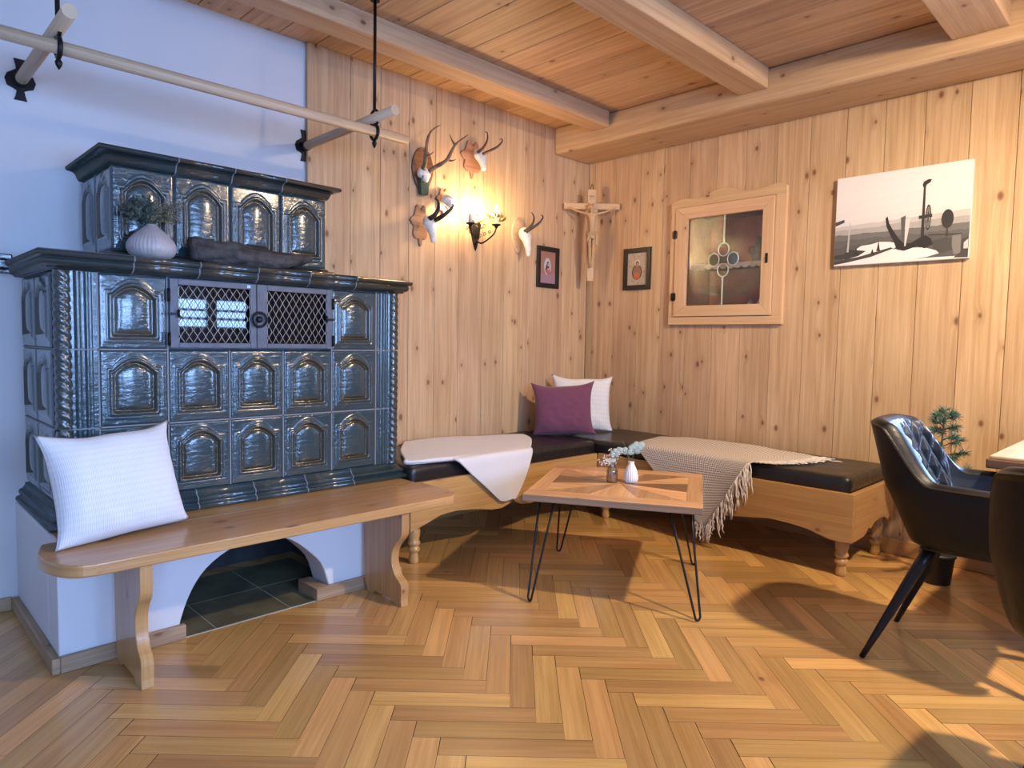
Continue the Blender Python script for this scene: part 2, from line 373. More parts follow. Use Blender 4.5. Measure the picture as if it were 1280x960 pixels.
# herringbone parquet, boards at 45 degrees to the walls, every board a face of the floor
fl = MB(); fl.box((XL, YF, -.06), (XR + .02, YP, -.0015), mi=1)
wu, wv, LB, gp = .0808, .0838, .441, .0007
rows = [((-.359, 1.975), 'h'), ((.081, 1.975), 'v')]
R2 = 2 ** .5
rng = random.Random(5)
for k in range(-90, 91):
    for j in range(-12, 13):
        du, dv = k * wu + j * (LB + wu), -k * wv + j * (LB - wv)
        for (u0, v0), typ in rows:
            su, sv = (LB, wv) if typ == 'h' else (wu, LB)
            a, b = u0 + du + gp, v0 + dv + gp; c, d = u0 + du + su - gp, v0 + dv + sv - gp
            uvp = [(a, b), (c, b), (c, d), (a, d)]
            xy = [((u + v) / R2, (v - u) / R2) for u, v in uvp]
            xy = clip(clip(clip(clip(xy, 1, 0, XR), -1, 0, -XL), 0, 1, YP), 0, -1, -YF)
            if len(xy) < 3: continue
            o = len(fl.v); fl.v += [V((x, y, 0)) for x, y in xy]
            uu = [((x - y) / R2, (x + y) / R2) for x, y in xy]
            if typ == 'v': uu = [(q, p) for p, q in uu]
            fl.face(list(range(o, o + len(xy))), uu, 0, False, rng.random())
floor = struct(fl.build('floor', [M['parquet'], M['dark_wood']]))

# back wall: plaster, with pine panelling from x=1.79 on
w = MB(); w.box((XL - .1, YP, -.06), (XR + .35, YP + .12, ZT)); struct(w.build('wall_back', M['plaster']))
def planks(edges, make, seed, mi=0):
    r = random.Random(seed)
    for a, b in zip(edges[:-1], edges[1:]): make(a + .0012, b - .0012, r.random())
w = MB()
xe = [1.79, 2.05, 2.247, 2.45, 2.65, 2.846, 3.052, 3.254, 3.443, 3.643, 3.857, 4.06, 4.15]
planks(xe, lambda a, b, r: w.box((a, YB, 0), (b, YB + .022, ZC), grain=2, rn=r), 3)
w.box((1.795, YB + .0222, 0), (4.15, YP - .0002, ZC), grain=2, mi=1)
struct(w.build('wall_back_panelling', [M['pine'], M['dark_wood']], bevel=.0022))
# right wall: pine boards, an opening behind the little cupboard
ye = [3.382, 3.322, 3.123, 2.902, 2.707, 2.499, 2.299, 2.098, 1.896, 1.692, 1.488, 1.285, 1.09, .885, .682]
ye += [.50, .2, 0, -.2, -.4, -.6, -.8, -1.0]
while ye[-1] > YF: ye.append(max(YF, ye[-1] - .2))
RW = (-1.0, .50, .64, 2.0)
HZ0, HZ1 = 1.375, 2.045
w = MB(); r_ = random.Random(8)
for b, a in zip(ye[:-1], ye[1:]):
    rn = r_.random(); hole = 1.89 < (a + b) / 2 < 2.5; win = RW[0] < (a + b) / 2 < RW[1]
    for z0, z1 in (((0, HZ0), (HZ1, ZC)) if hole else ((0, RW[2]), (RW[3], ZC)) if win else ((0, ZC),)):
        w.box((XR, a + .0012, z0), (XR + .022, b - .0012, z1), grain=2, rn=rn)
y0h, y1h = 1.896, 2.499
for lo, hi in (((YF, 0), (RW[0], ZC)), ((RW[0], 0), (RW[1], RW[2])), ((RW[0], RW[3]), (RW[1], ZC)), ((RW[1], 0), (y0h, ZC)), ((y1h, 0), (YP, ZC)), ((y0h, 0), (y1h, HZ0)), ((y0h, HZ1), (y1h, ZC))):
    w.box((XR + .0222, lo[0], lo[1]), (XR + .06, hi[0], hi[1]), mi=1)
struct(w.build('wall_right', [M['pine'], M['dark_wood']], bevel=.0022))
# outer faces and the unseen walls that close the room
w = MB(); xo0, xo1 = XR + .36, XR + .42
for lo, hi in (((YF - .3, -.06), (RW[0], ZT)), ((RW[1], -.06), (YP + .12, ZT)), ((RW[0], -.06), (RW[1], RW[2])), ((RW[0], RW[3]), (RW[1], ZT))): w.box((xo0, lo[0], lo[1]), (xo1, hi[0], hi[1]))
for lo, hi in (((RW[0] - .04, RW[2] - .04), (RW[1] + .04, RW[2])), ((RW[0] - .04, RW[3]), (RW[1] + .04, RW[3] + .04)), ((RW[0] - .04, RW[2]), (RW[0], RW[3])), ((RW[1], RW[2]), (RW[1] + .04, RW[3]))): w.box((XR + .0605, lo[0], lo[1]), (xo0 - .0005, hi[0], hi[1]))
struct(w.build('wall_right_outer', M['plaster']))
m = MB(); t = .06; x0, x1 = XR + .18, XR + .23; a, b, z0, z1 = RW; c = (a + b) / 2
m.box((x0, a, z0), (x1, a + t, z1)); m.box((x0, b - t, z0), (x1, b, z1)); m.box((x0, a + t, z0), (x1, b - t, z0 + t)); m.box((x0, a + t, z1 - t), (x1, b - t, z1)); m.box((x0, c - .055, z0 + t), (x1, c + .055, z1 - t))
fr = struct(m.build('window_4', M['window_white'], bevel=.004)); g = MB(); g.box(((x0 + x1) / 2 - .002, a + t, z0 + t), ((x0 + x1) / 2 + .002, b - t, z1 - t)); g.build('pane', M['glass'], fr)
w = MB(); w.box((XL - .12, YF - .3, -.06), (XL, YP, ZT)); struct(w.build('wall_left', M['plaster']))
WIN = [(-1.5, -.3, .85, 2.0), (.25, 1.75, .85, 2.0), (2.42, 3.42, 1.19, 1.60)]
w = MB(); xs = [XL] + [q for a in WIN for q in a[:2]] + [XR + .36]
for i in range(0, len(xs), 2): w.box((xs[i], YF - .3, -.06), (xs[i + 1], YF, ZT))
for a, b, z0, z1 in WIN: w.box((a, YF - .3, -.06), (b, YF, z0)); w.box((a, YF - .3, z1), (b, YF, ZT))
struct(w.build('wall_front', M['plaster']))
for i, (a, b, z0, z1) in enumerate(WIN):
    m = MB(); t, y0, y1 = .06, YF - .16, YF - .11
    m.box((a, y0, z0), (a + t, y1, z1)); m.box((b - t, y0, z0), (b, y1, z1)); m.box((a + t, y0, z0), (b - t, y1, z0 + t)); m.box((a + t, y0, z1 - t), (b - t, y1, z1))
    c = (a + b) / 2; m.box((c - .055, y0, z0 + t), (c + .055, y1, z1 - t))
    for h in ((1 / 3, 2 / 3) if z1 - z0 > .6 else (.3, .62)):
        z = z0 + t + (z1 - z0 - 2 * t) * h
        m.box((a + t, y0 + .012, z - .014), (c - .055, y1 - .012, z + .014)); m.box((c + .055, y0 + .012, z - .014), (b - t, y1 - .012, z + .014))
    fr = struct(m.build('window_%d' % (i + 1), M['window_white'], bevel=.004))
    g = MB(); g.box((a + t, (y0 + y1) / 2 - .002, z0 + t), (b - t, (y0 + y1) / 2 + .002, z1 - t)); g.build('pane', M['glass'], fr)
# ceiling boards run towards the right wall's beam
w = MB(); r_ = random.Random(4); x = 2.041 - .2 * 20
while x < XR + .3:
    w.box((x + .0022, YF, ZC), (x + .1978, YP, ZC + .022), grain=1, rn=r_.random()); x += .2
w.box((XL - .1, YF, ZC + .0222), (XR + .36, YP, ZT), mi=1)
struct(w.build('ceiling', [M['pine_ceiling'], M['dark_wood']], bevel=.003))
def beam(lo, hi, grain, bev=.006):
    w = MB(); w.box(lo, hi, grain); return struct(w.build('ceiling_beam', M['beam'], bevel=bev, seg=3))
beam((XL, 2.87, 2.60), (3.72, 3.02, ZC - .0005), 0)
beam((XL, 1.775, 2.588), (3.737, 1.945, ZC - .0005), 0)
beam((XL, .667, 2.588), (3.737, .89, ZC - .0005), 0)
beam((3.738, YF, 2.515), (XR - .0005, YB - .0005, ZC - .0005), 1, .02)
# skirting boards
w = MB(); w.box((XL, YP - .022, 0), (.466, YP, .055), 0); struct(w.build('baseboard_left', M['skirt'], bevel=.004))
w = MB(); w.box((XR - .02, YF, 0), (XR, YB, .088), 1); struct(w.build('baseboard_right', M['bench'], bevel=.004))
w = MB(); w.box((2.0, YB - .02, 0), (XR - .021, YB, .088), 0); struct(w.build('baseboard_back', M['bench'], bevel=.004))
# dark rail on the plaster that runs into the stove's cornice
w = MB()
for z0, z1, d in ((1.385, 1.405, .03), (1.405, 1.44, .042), (1.44, 1.462, .055)): w.box((XL, YP - d, z0), (.497, YP - .0005, z1), 0)
struct(w.build('trim_1', M['cornice'], bevel=.005))

# ================================================================== TILED STOVE
SX0, SX1, SY, SYB = .53, 1.975, 2.82, YP - .001        # tile body
stove = thing('tiled_stove', 'large dark green glazed tile stove on a white plaster base with arched wood niche', 'stove', (1.25, 3.0, 0))
# plaster base with the arch
BX0, BX1, BY, BZ = .49, 1.885, 2.66, .449
arch = [(1.512, 0), (1.508, .05), (1.475, .15), (1.42, .215), (1.34, .285), (1.26, .315), (1.17, .322), (1.08, .305), (1.0, .262), (.945, .205), (.905, .13), (.882, .06), (.872, 0)]
aa = [arch[0]] + bez2(arch[1:-1], 26) + [arch[-1]]
m = MB()
m.prism([(BX0, 0), (BX0, BZ), (BX1, BZ), (BX1, 0)] + aa, (0, BY, 0), (1, 0, 0), (0, 0, 1), (0, 1, 0), .15)
m.box((BX0, BY + .15, 0), (BX0 + .16, SYB, BZ)); m.box((BX1 - .16, BY + .15, 0), (BX1, SYB, BZ))
m.build('plaster_base', M['plaster'], stove, bevel=.006, seg=2)
m = MB()
m.box((BX0 + .161, SYB - .05, .001), (BX1 - .161, SYB - .002, BZ - .02)); m.box((BX0 + .161, BY + .152, BZ - .10), (BX1 - .161, SYB - .051, BZ - .01))
m.box((BX0 + .161, BY + .152, .001), (BX0 + .20, SYB - .051, BZ - .101)); m.box((BX1 - .20, BY + .152, .001), (BX1 - .161, SYB - .051, BZ - .101))
m.build('niche_lining', M['soot'], stove)  # added liner, its dark colour stands in for shade on the inner plaster
m = MB(); m.box((BX0 + .2, BY + .30, .235), (BX1 - .2, BY + .34, .348)); m.build('lintel', M['soot_beam'], stove, bevel=.004)  # plain grey bar across the upper niche, paler than the liner
m = MB()
m.box((BX0 - .025, BY - .025, 0), (BX0 - .0003, YP - .023, .055), 1); m.box((BX0, BY - .025, 0), (.895, BY - .0003, .055), 0)
m.build('skirting_board', M['skirt'], stove, bevel=.004)
m = MB(); m.box((1.437, BY - .025, 0), (BX1, BY - .0003, .055), 0); m.box((1.437, BY, 0), (1.50, BY + .15, .055), 1)
m.build('skirting_board', M['skirt'], stove, bevel=.004)
# stone slabs on the floor of the niche
m = MB(); r_ = random.Random(2)
for i in range(3):
    for j in range(2):
        m.box((.70 + i * .31 + .003, 2.645 + j * .31 + .003, .0), (.70 + (i + 1) * .31 - .003, 2.645 + (j + 1) * .31 - .003, .004), rn=r_.random())
m.box((.70, 2.645, 0), (1.63, 3.265, .0025), mi=1)
struct(m.build('hearth_slabs', [M['stone'], M['joint']]))

def molding(m, path, prof, mi=0, close=False):
    """profile [(out, z)] swept along a plan path with mitred corners; out is to the left-hand side of the outer face"""
    n = len(path); P = [V((x, y)) for x, y in path]; rows = []
    for i in range(n):
        d0 = (P[i] - P[i - 1]).normalized() if i else None; d1 = (P[i + 1] - P[i]).normalized() if i < n - 1 else None
        d0 = d0 or d1; d1 = d1 or d0
        n0 = V((d0.y, -d0.x)); n1 = V((d1.y, -d1.x)); b = (n0 + n1).normalized(); k = 1 / max(.2, b.dot(n0))
        rows.append([V((P[i].x + b.x * k * o, P[i].y + b.y * k * o, z)) for o, z in prof])
    o = len(m.v); k = len(prof)
    for r in rows: m.v += r
    for i in range(n - 1):
        for q in range(k - 1):
            m.face([o + i * k + q, o + (i + 1) * k + q, o + (i + 1) * k + q + 1, o + i * k + q + 1], None, mi, True)
    m.face([o + q for q in range(k)][::-1], None, mi); m.face([o + (n - 1) * k + q for q in range(k)], None, mi)
def arc(c, r, a0, a1, n): return [(c[0] + r * math.cos(math.radians(a0 + (a1 - a0) * i / n)), c[1] + r * math.sin(math.radians(a0 + (a1 - a0) * i / n))) for i in range(n + 1)]

def cornice(name, x0, x1, yf, yb, prof, step, mats, first=None):
    """separate glazed pieces along the front, pale joints between them"""
    m = MB(); back = prof[0][0] - .02
    closed = [(-.06, prof[0][1])] + prof + [(-.06, prof[-1][1])]
    jn = [(-.06, prof[0][1] + .002)] + [(o - .0018, z) for o, z in prof] + [(-.06, prof[-1][1] - .002)]
    cuts = []; x = x0 + (first or step)
    while x < x1 - .1: cuts.append(x); x += step
    g = .0022
    molding(m, [(x0, yb), (x0, yf), (cuts[0] - g, yf)], closed)
    for a, b in zip(cuts[:-1], cuts[1:]): molding(m, [(a + g, yf), (b - g, yf)], closed)
    molding(m, [(cuts[-1] + g, yf), (x1, yf), (x1, yb)], closed)
    for c in cuts: molding(m, [(c - g * 1.6, yf), (c + g * 1.6, yf)], [(o + .0012, z) for o, z in jn], mi=1)
    return m.build(name, mats, stove)
CM = [M['cornice'], M['grout']]
# plinth
pl = [(.005, .45)] + arc((.012, .464), .016, -60, 60, 5) + [(.016, .486)] + arc((.010, .496), .012, -60, 70, 5) + [(.006, .512)] + arc((.0, .519), .008, -30, 80, 3)
PLP = [(.014, .450)] + arc((.024, .462), .012, -80, 60, 6) + [(.018, .477)] + arc((.012, .490), .013, -50, 60, 6) + [(.010, .505), (.003, .516), (.0, .527)]
cornice('plinth', SX0 - .004, SX1, SY - .006, SYB, PLP, .237, [M['tile'], M['grout']])
# tile body core (shows as grout between the tiles)
ROWZ = [.527, .805, 1.093, 1.374]
m = MB(); m.box((SX0 + .02, SY + .02, .452), (SX1 - .02, SYB, .80)); m.box((SX0 + .02, SY + .02, .80), (.90, SYB, 1.374)); m.box((1.616, SY + .02, .80), (SX1 - .02, SYB, 1.374)); m.box((.90, SY + .02, .80), (1.616, SYB, 1.088)); m.box((.90, SY + .12, 1.088), (1.616, SYB, 1.374))
m.box((SX0 + .006, SY + .02, 1.374), (SX1 - .006, SYB, 1.436))

for z in ROWZ[1:3]: m.box((SX0 + .012, SY + .0015, z - .003), (SX1 - .02, SY + .021, z + .003)) if z < 1.0 else (m.box((SX0 + .012, SY + .0015, z - .003), (.9, SY + .021, z + .003)), m.box((1.616, SY + .0015, z - .003), (SX1 - .02, SY + .021, z + .003)))
for x in (.665, .902, 1.142, 1.376, 1.614, 1.854): m.box((x - .003, SY + .0015, .53), (x + .003, SY + .021, 1.09 if 1 < x < 1.5 else 1.373))
for z in ROWZ[1:3]: m.box((SX0 + .0015, SY + .05, z - .003), (SX0 + .021, SYB, z + .003))
m.build('stove_body', M['grout'], stove)
LC = [(.0, 1.374), (.004, 1.382)] + arc((.012, 1.384), .010, 180, 300, 3)[1:] + [(.022, 1.382)] + arc((.020, 1.402), .020, -80, 20, 6) + [(.036, 1.412)] + arc((.040, 1.426), .0135, -70, 90, 7) + [(.02, 1.4395)]
cornice('lower_cornice', SX0 - .005, SX1 + .0, SY - .006, SYB, LC, .235, CM, first=.25)
m = MB(); m.box((SX0 - .003, SY - .003, 1.4365), (SX1, SYB, 1.4385)); m.build('ledge', M['cornice'], stove)

def tile_fn(w, h, hw, zb, zs, zp, bulge=.017):
    """height of the face of a niche tile: flat border, raised ogee arch bead, hollow, bulging panel"""
    def f(u, v):
        x, z = (u - .5) * w, v * h
        a = min(1, abs(x / hw) / .90); top = zs + (zp - zs) * math.cos(PI / 2 * a) ** .85
        d = min(hw - abs(x), z - zb, (top - z) * .9)
        e = min(x + w / 2, w / 2 - x, z, h - z)
        edge = -.006 * max(0, 1 - e / .006) ** 2
        bead = .008 * max(0, 1 - (d / .008) ** 2)
        bead2 = .003 * max(0, 1 - ((d + .015) / .005) ** 2)
        if d > .008:
            q = min(1, (d - .008) / .005); hole = -.011 * q
            hole += bulge * (1 - .75 * (x / hw) ** 2) * (1 - math.exp(-max(0, d - .012) / .006)) * (.8 + .2 * math.sin(PI * min(1, max(0, (z - zb) / (zp - zb)))))
        else: hole = 0
        ridge = max(0, 1 - (abs(d - .012) / .016) ** 2) if abs(d - .012) < .016 else 0
        return x, z, edge + bead + bead2 + hole, ridge
    return f
tile_cache = {}
def tile(parent, org, ex, out, w, h, nu=60, nv=72, k=1.0):
    """org = bottom left corner; ex = direction of width; out = outward normal"""
    key = (round(w, 3), round(h, 3), tuple(ex))
    org = V(org); ex = V(ex); out = V(out)
    if key not in tile_cache:
        m = MB(); f = tile_fn(w - .005, h - .005, w * .335, h * .15, h * .70, h * .855)
        def g(u, v):
            x, z, y, r = f(u, v); return (ex * (x + w / 2) + V((0, 0, 1)) * (z + .0025) + out * y, r)
        m.grid(g, nu, nv, attr=True, flip=ex.cross(V((0, 0, 1))).dot(out) < 0)
        b = V((0, 0, 0)); # rim behind the face
        o = m.build('tile', M['tile'], parent, world=False); tile_cache[key] = o
    else:
        o = tile_cache[key].copy(); COL.objects.link(o); o.parent = parent
    o.location = org - root_loc(parent); return o
TX = [.665, .902, 1.142, 1.376, 1.614, 1.854]
for r in range(3):
    z0, z1 = ROWZ[r], ROWZ[r + 1]
    for c in range(5):
        if r == 2 and c in (1, 2, 3): continue
        tile(stove, (TX[c], SY, z0), (1, 0, 0), (0, -1, 0), TX[c + 1] - TX[c], z1 - z0)
    # side tiles on the short left face, two to a row
    for j in range(2):
        y1 = SY + .06 + j * .265; tile(stove, (SX0, y1 + .265, z0), (0, -1, 0), (-1, 0, 0), .265, z1 - z0, 30, 36)
# fluted pilasters between the corner columns and the tiles
def pilaster(x0, x1):
    m = MB(); prof = []
    n = 40
    for i in range(n + 1):
        u = i / n; y = SY + .004 - .010 * max(0, 1 - ((u - .28) / .13) ** 2) - .010 * max(0, 1 - ((u - .62) / .09) ** 2) - .005 * (1 if u > .8 else 0)
        prof.append((x0 + (x1 - x0) * u, y))
    for r in range(3):
        m.grid(lambda u, v: (prof[int(round(u * n))][0], prof[int(round(u * n))][1], ROWZ[r] + .003 + (ROWZ[r + 1] - ROWZ[r] - .006) * v), n, 1)
    return m.build('pilaster', M['tile'], stove)
pilaster(.578, .662); pilaster(1.857, 1.945)
def column(cx, cy, rr):
    for r in range(3):
        z0, z1 = ROWZ[r] + .002, ROWZ[r + 1] - .002; m = MB(); n, k = 36, 48
        def g(u, v):
            th = 2 * PI * u; z = z0 + (z1 - z0) * v; q = rr * (.86 + .2 * abs(math.sin(1.5 * (th + z * 62))) ** .8)
            return (cx + q * math.cos(th), cy + q * math.sin(th), z)
        m.grid(g, n, k); m.build('twisted_column', M['cornice'], stove, weld=True)
column(.556, SY + .012, .027); column(1.957, SY + .012, .027)

# upper block
UX0, UX1, UY = .748, 1.657, 2.95
m = MB(); m.box((UX0 + .02, UY + .02, 1.438), (UX1 - .02, SYB, 1.855)); m.build('upper_body', M['grout'], stove)
m = MB()
molding(m, [(UX0, SYB), (UX0, UY), (UX1, UY), (UX1, SYB)], [(-.05, 1.4392), (.024, 1.4392)] + arc((.02, 1.452), .012, -80, 60, 6) + [(.008, 1.466), (.004, 1.474), (-.05, 1.474)])
m.build('upper_plinth', M['cornice'], stove)
UTX = [.748, .977, 1.204, 1.43, 1.657]
for c in range(4): tile(stove, (UTX[c], UY, 1.474), (1, 0, 0), (0, -1, 0), UTX[c + 1] - UTX[c], .325)
for j in range(2): tile(stove, (UX0, UY + .225 * (j + 1), 1.474), (0, -1, 0), (-1, 0, 0), .225, .325, 28, 36)
UC = [(.0, 1.799), (.006, 1.806), (.010, 1.815), (.014, 1.826), (.022, 1.834), (.034, 1.838)] + arc((.040, 1.848), .0105, -80, 90, 7) + [(.02, 1.8588)]
cornice('upper_cornice', UX0 - .004, UX1, UY - .006, SYB, UC, .226, CM, first=.235)
m = MB(); m.box((UX0, UY, 1.8555), (UX1, SYB, 1.858)); m.build('top_slab', M['cornice'], stove)

# warming compartment: two iron doors with expanded wire, dark glass behind
DX0, DXM, DX1, DZ0, DZ1, DY = .902, 1.254, 1.614, 1.097, 1.373, SY - .006
m = MB(); m.box((DX0 + .002, DY + .012, DZ0), (DX0 + .012, DY + .1, DZ1)); m.box((DX1 - .012, DY + .012, DZ0), (DX1 - .002, DY + .1, DZ1)); m.box((DX0 + .012, DY + .012, DZ0), (DX1 - .012, DY + .1, DZ0 + .01)); m.box((DX0 + .012, DY + .012, DZ1 - .01), (DX1 - .012, DY + .1, DZ1))
m.build('door_frame', M['door_iron'], stove)
for a, b, wa, wb in ((DX0 + .006, DXM - .001, .941, 1.227), (DXM + .001, DX1 - .006, 1.301, 1.582)):
    m = MB(); z0, z1 = DZ0 + .003, DZ1 - .003; wz0, wz1 = 1.121, 1.346; y0, y1 = DY - .004, DY + .008
    m.box((a, y0, z0), (wa, y1, z1), 2); m.box((wb, y0, z0), (b, y1, z1), 2); m.box((wa, y0, z0), (wb, y1, wz0)); m.box((wa, y0, wz1), (wb, y1, z1))
    d = m.build('grille_door', M['door_iron'], stove, bevel=.0025)
    m = MB(); n = 9; p = (wb - wa) / n
    for i in range(n * 2 + 1):
        x0 = wa + p * i / 2; sgn = 1 if i % 2 else -1; pts = []
        K = 28
        for k in range(K + 1):
            z = wz0 + (wz1 - wz0) * k / K; ph = k / K * 4.5
            tri = abs((ph % 1) * 2 - 1) * 2 - 1
            x = x0 + sgn * tri * p / 4; x = min(max(x, wa + .001), wb - .001); pts.append((x, DY + .001 + .0012 * sgn, z))
        if i % 2 == 0 or True: m.tube(pts, .0014, 5)
    m.build('wire_mesh', M['wire'], d)
    m = MB(); m.box((wa - .01, DY + .020, wz0 - .01), (wb + .01, DY + .024, wz1 + .01)); m.build('dark_glass', M['dark_glass'], d)
    hx = a - .004 if a < 1 else b + .004
    for z in (1.13, 1.30):
        m = MB(); m.tube([(hx, DY - .008, z - .02), (hx, DY - .008, z + .03)], .006, 8); m.build('hinge', M['iron'], d)
    bx = a + .012 if a < 1 else b - .012; s_ = 1 if a < 1 else -1
    m = MB(); m.box((bx - .02, DY - .012, 1.228), (bx + .02, DY - .0045, 1.238)); m.tube([(bx + s_ * .018, DY - .012, 1.22), (bx + s_ * .018, DY - .012, 1.25)], .005, 6); m.build('bolt', M['iron'], d)
m = MB()
m.lathe([(.004, 0), (.014, .002), (.014, .008), (.006, .012)], (1.262, DY - .0045, 1.222), 14, ax=Matrix(((1, 0, 0), (0, 0, -1), (0, 1, 0))))
th = [2 * PI * k / 22 for k in range(23)]; m.tube([(1.262 + .030 * math.sin(t), DY - .016, 1.222 + .030 * math.cos(t)) for t in th], .0052, 8, caps=False)
m.build('ring_handle', M['iron'], stove)
m = MB(); m.box((1.213, DY - .0052, 1.352), (1.227, DY - .0042, 1.364)); m.build('paper_sticker', M['sticker'], stove)
# ================================================================== STOVE BENCH
SB = thing('stove_bench', 'long lacquered pine plank bench along the front of the tiled stove', 'bench', (1.2, 2.5, 0))
m = MB(); z0, z1 = .41, .45
pts = [(.53, 2.322), (1.90, 2.318), (1.945, 2.325), (1.975, 2.345), (1.998, 2.385), (2.005, 2.44), (2.005, 2.708), (1.988, 2.708), (1.988, 2.79), (.515, 2.79), (.485, 2.70)] + \
      [(.4385, 2.62), (.420, 2.56), (.415, 2.505), (.424, 2.44), (.448, 2.375), (.485, 2.335)]
pts = [p for p in pts]
# the plank stops at the plaster; behind it a narrow ledge lies on the base
front = [(.53, 2.322), (1.90, 2.318), (1.945, 2.325), (1.975, 2.345), (1.998, 2.385), (2.005, 2.44), (2.005, 2.66), (.448, 2.66)] + bez2([(.4385, 2.63), (.420, 2.56), (.415, 2.505), (.424, 2.44), (.448, 2.375), (.485, 2.335), (.528, 2.3222)], 24)[:-1]
m.prism([(a, b - .0005 if b > 2.65 else b) for a, b in front], (0, 0, z0), (1, 0, 0), (0, 1, 0), (0, 0, 1), z1 - z0)
m.build('seat_plank', M['bench'], SB, bevel=.006, seg=3)
m = MB(); m.box((.50, 2.6602, .4494), (1.98, 2.81, .4499), 0, rn=.5)
m.build('rear_ledge', M['bench'], SB)
prof = [(0, .4095), (0, .335), (.012, .300), (.045, .268), (.068, .235), (.075, .200), (.070, .165), (.05, .130), (.02, .110), (.004, .096), (0, .075), (.004, .03), (.0, .0)]
def leg_board(x0, x1, k):
    m = MB(); q = [(a * k, z) for a, z in bez2(prof[:9], 30)] + [(a * k, z) for a, z in prof[9:]]
    q += [(.06, 0), (.085, .018), (.20, .018), (.225, 0), (.26, 0), (.285, .045), (.295, .4095)]
    m.prism(q, (x0, 2.335, 0), (0, 1, 0), (0, 0, 1), (1, 0, 0), x1 - x0, grain=1)
    return m.build('leg', M['bench'], SB, bevel=.003)
leg_board(.652, .692, .75); leg_board(1.668, 1.708, 1.0)

# ================================================================== CORNER BENCH
AX, AY, AE = 3.482, 2.712, 1.135                      # right apron face, left apron face, end
CB = thing('corner_bench', 'pine corner bench with scalloped apron boards and turned legs', 'bench', (3.0, 2.9, 0))
def scallop(pts, top=.43):
    return [(pts[0][0], top)] + pts + [(pts[-1][0], top)]
L1 = [(1.99, .185), (2.03, .195), (2.10, .214), (2.18, .240), (2.29, .247), (2.43, .232), (2.55, .210), (2.62, .206), (2.68, .222), (2.712, .245), (2.735, .226), (2.78, .205), (2.85, .198), (2.95, .205), (3.08, .235), (3.2, .246), (3.32, .232), (3.40, .205), (3.455, .185), (3.481, .183)]
m = MB(); m.prism(scallop(L1), (0, AY, 0), (1, 0, 0), (0, 0, 1), (0, 1, 0), .028, grain=0); m.build('apron', M['bench'], CB, bevel=.003)
R1 = [(AE, .188), (1.19, .184), (1.24, .187), (1.30, .202), (1.36, .218), (1.45, .2275), (1.55, .231), (1.68, .213), (1.78, .2), (1.86, .199), (1.92, .212), (1.955, .238), (1.99, .214), (2.06, .2), (2.15, .204), (2.3, .228), (2.42, .234), (2.54, .22), (2.64, .2), (2.71, .19)]
m = MB(); m.prism(scallop(R1), (AX, 0, 0), (0, 1, 0), (0, 0, 1), (1, 0, 0), .028, grain=0); m.build('apron', M['bench'], CB, bevel=.003)
E1 = [(AX + .0285, .188), (3.60, .188), (3.66, .19), (3.70, .205), (3.73, .228), (3.76, .212), (3.82, .236), (3.9, .246), (3.98, .236), (4.04, .212), (4.06, .228), (4.09, .205), (4.125, .19)]
m = MB(); m.prism(scallop(E1), (0, AE + .0005, 0), (1, 0, 0), (0, 0, 1), (0, 1, 0), .027, grain=0); m.build('apron', M['bench'], CB, bevel=.003)
m = MB(); m.box((2.0, AY + .0285, .388), (XR - .025, YB - .025, .405), 0); m.box((AX + .0285, AE + .028, .388), (XR - .025, AY + .028, .4048), 1); m.build('seat_board', M['bench'], CB)
TL = [(.020, 0), (.024, .004), (.027, .02), (.022, .05), (.021, .058), (.030, .064), (.033, .074), (.030, .084), (.024, .088), (.024, .094), (.032, .10), (.034, .108), (.030, .116), (.027, .124), (.031, .145), (.033, .165), (.030, .182), (.024, .192), (.024, .198), (.033, .204), (.033, .215), (.03, .30), (.03, .387)]
for x, y in ((AX + .063, AE + .065), (4.06, AE + .065), (AX + .065, AY - .03), (2.06, AY + .065), (AX + .063, 1.955)):
    m = MB(); m.lathe(TL, (x, y, 0), 20); m.build('leg', M['bench'], CB)

def pad(lo, hi, r=.03, nx=40, ny=14, puff=.006, seed=0):
    """upholstered slab with rounded edges and a slightly uneven top"""
    m = MB(); lo, hi = V(lo), V(hi); c = (lo + hi) / 2; h = (hi - lo) / 2
    def P(x, y, z):                                    # unit cube -> rounded slab
        p = V((x * h.x, y * h.y, z * h.z)); q = V(tuple(max(-a + r, min(a - r, b)) for a, b in zip(h, p))); d = p - q
        if d.length > 1e-9: d = d.normalized() * r * min(1, d.length / r) if d.length < r else d.normalized() * r
        p = q + d + c
        if z > 0: p.z += puff * nz((p.x * 3.1 + seed, p.y * 3.3, 0)) + puff * .5 * nz((p.x * 9 + seed, p.y * 9, 3))
        else: p.z = max(p.z, lo.z)
        return p
    def st(n): return [2 * i / n - 1 for i in range(n + 1)]
    sx = sorted(set([-1, -1 + .4 * r / h.x, -1 + r / h.x, 1 - r / h.x, 1 - .4 * r / h.x, 1] + st(nx))); sy = sorted(set([-1, -1 + .4 * r / h.y, -1 + r / h.y, 1 - r / h.y, 1 - .4 * r / h.y, 1] + st(ny))); sz = sorted(set([-1, -.6, -.3, 0, .3, .6, 1]))
    def patch(A, B, f, flip):
        m.grid(lambda u, v: f(A[int(round(u * (len(A) - 1)))], B[int(round(v * (len(B) - 1)))]), len(A) - 1, len(B) - 1, flip=flip)
    patch(sx, sy, lambda a, b: P(a, b, 1), False); patch(sx, sy, lambda a, b: P(a, b, -1), True)
    patch(sx, sz, lambda a, b: P(a, -1, b), False); patch(sx, sz, lambda a, b: P(a, 1, b), True)
    patch(sy, sz, lambda a, b: P(1, a, b), False); patch(sy, sz, lambda a, b: P(-1, a, b), True)
    return m
MT = .508
o = pad((2.012, AY + .0295, .406), (3.5085, YB - .008, MT), seed=1).build('bench_mattress', M['mattress'], weld=True)
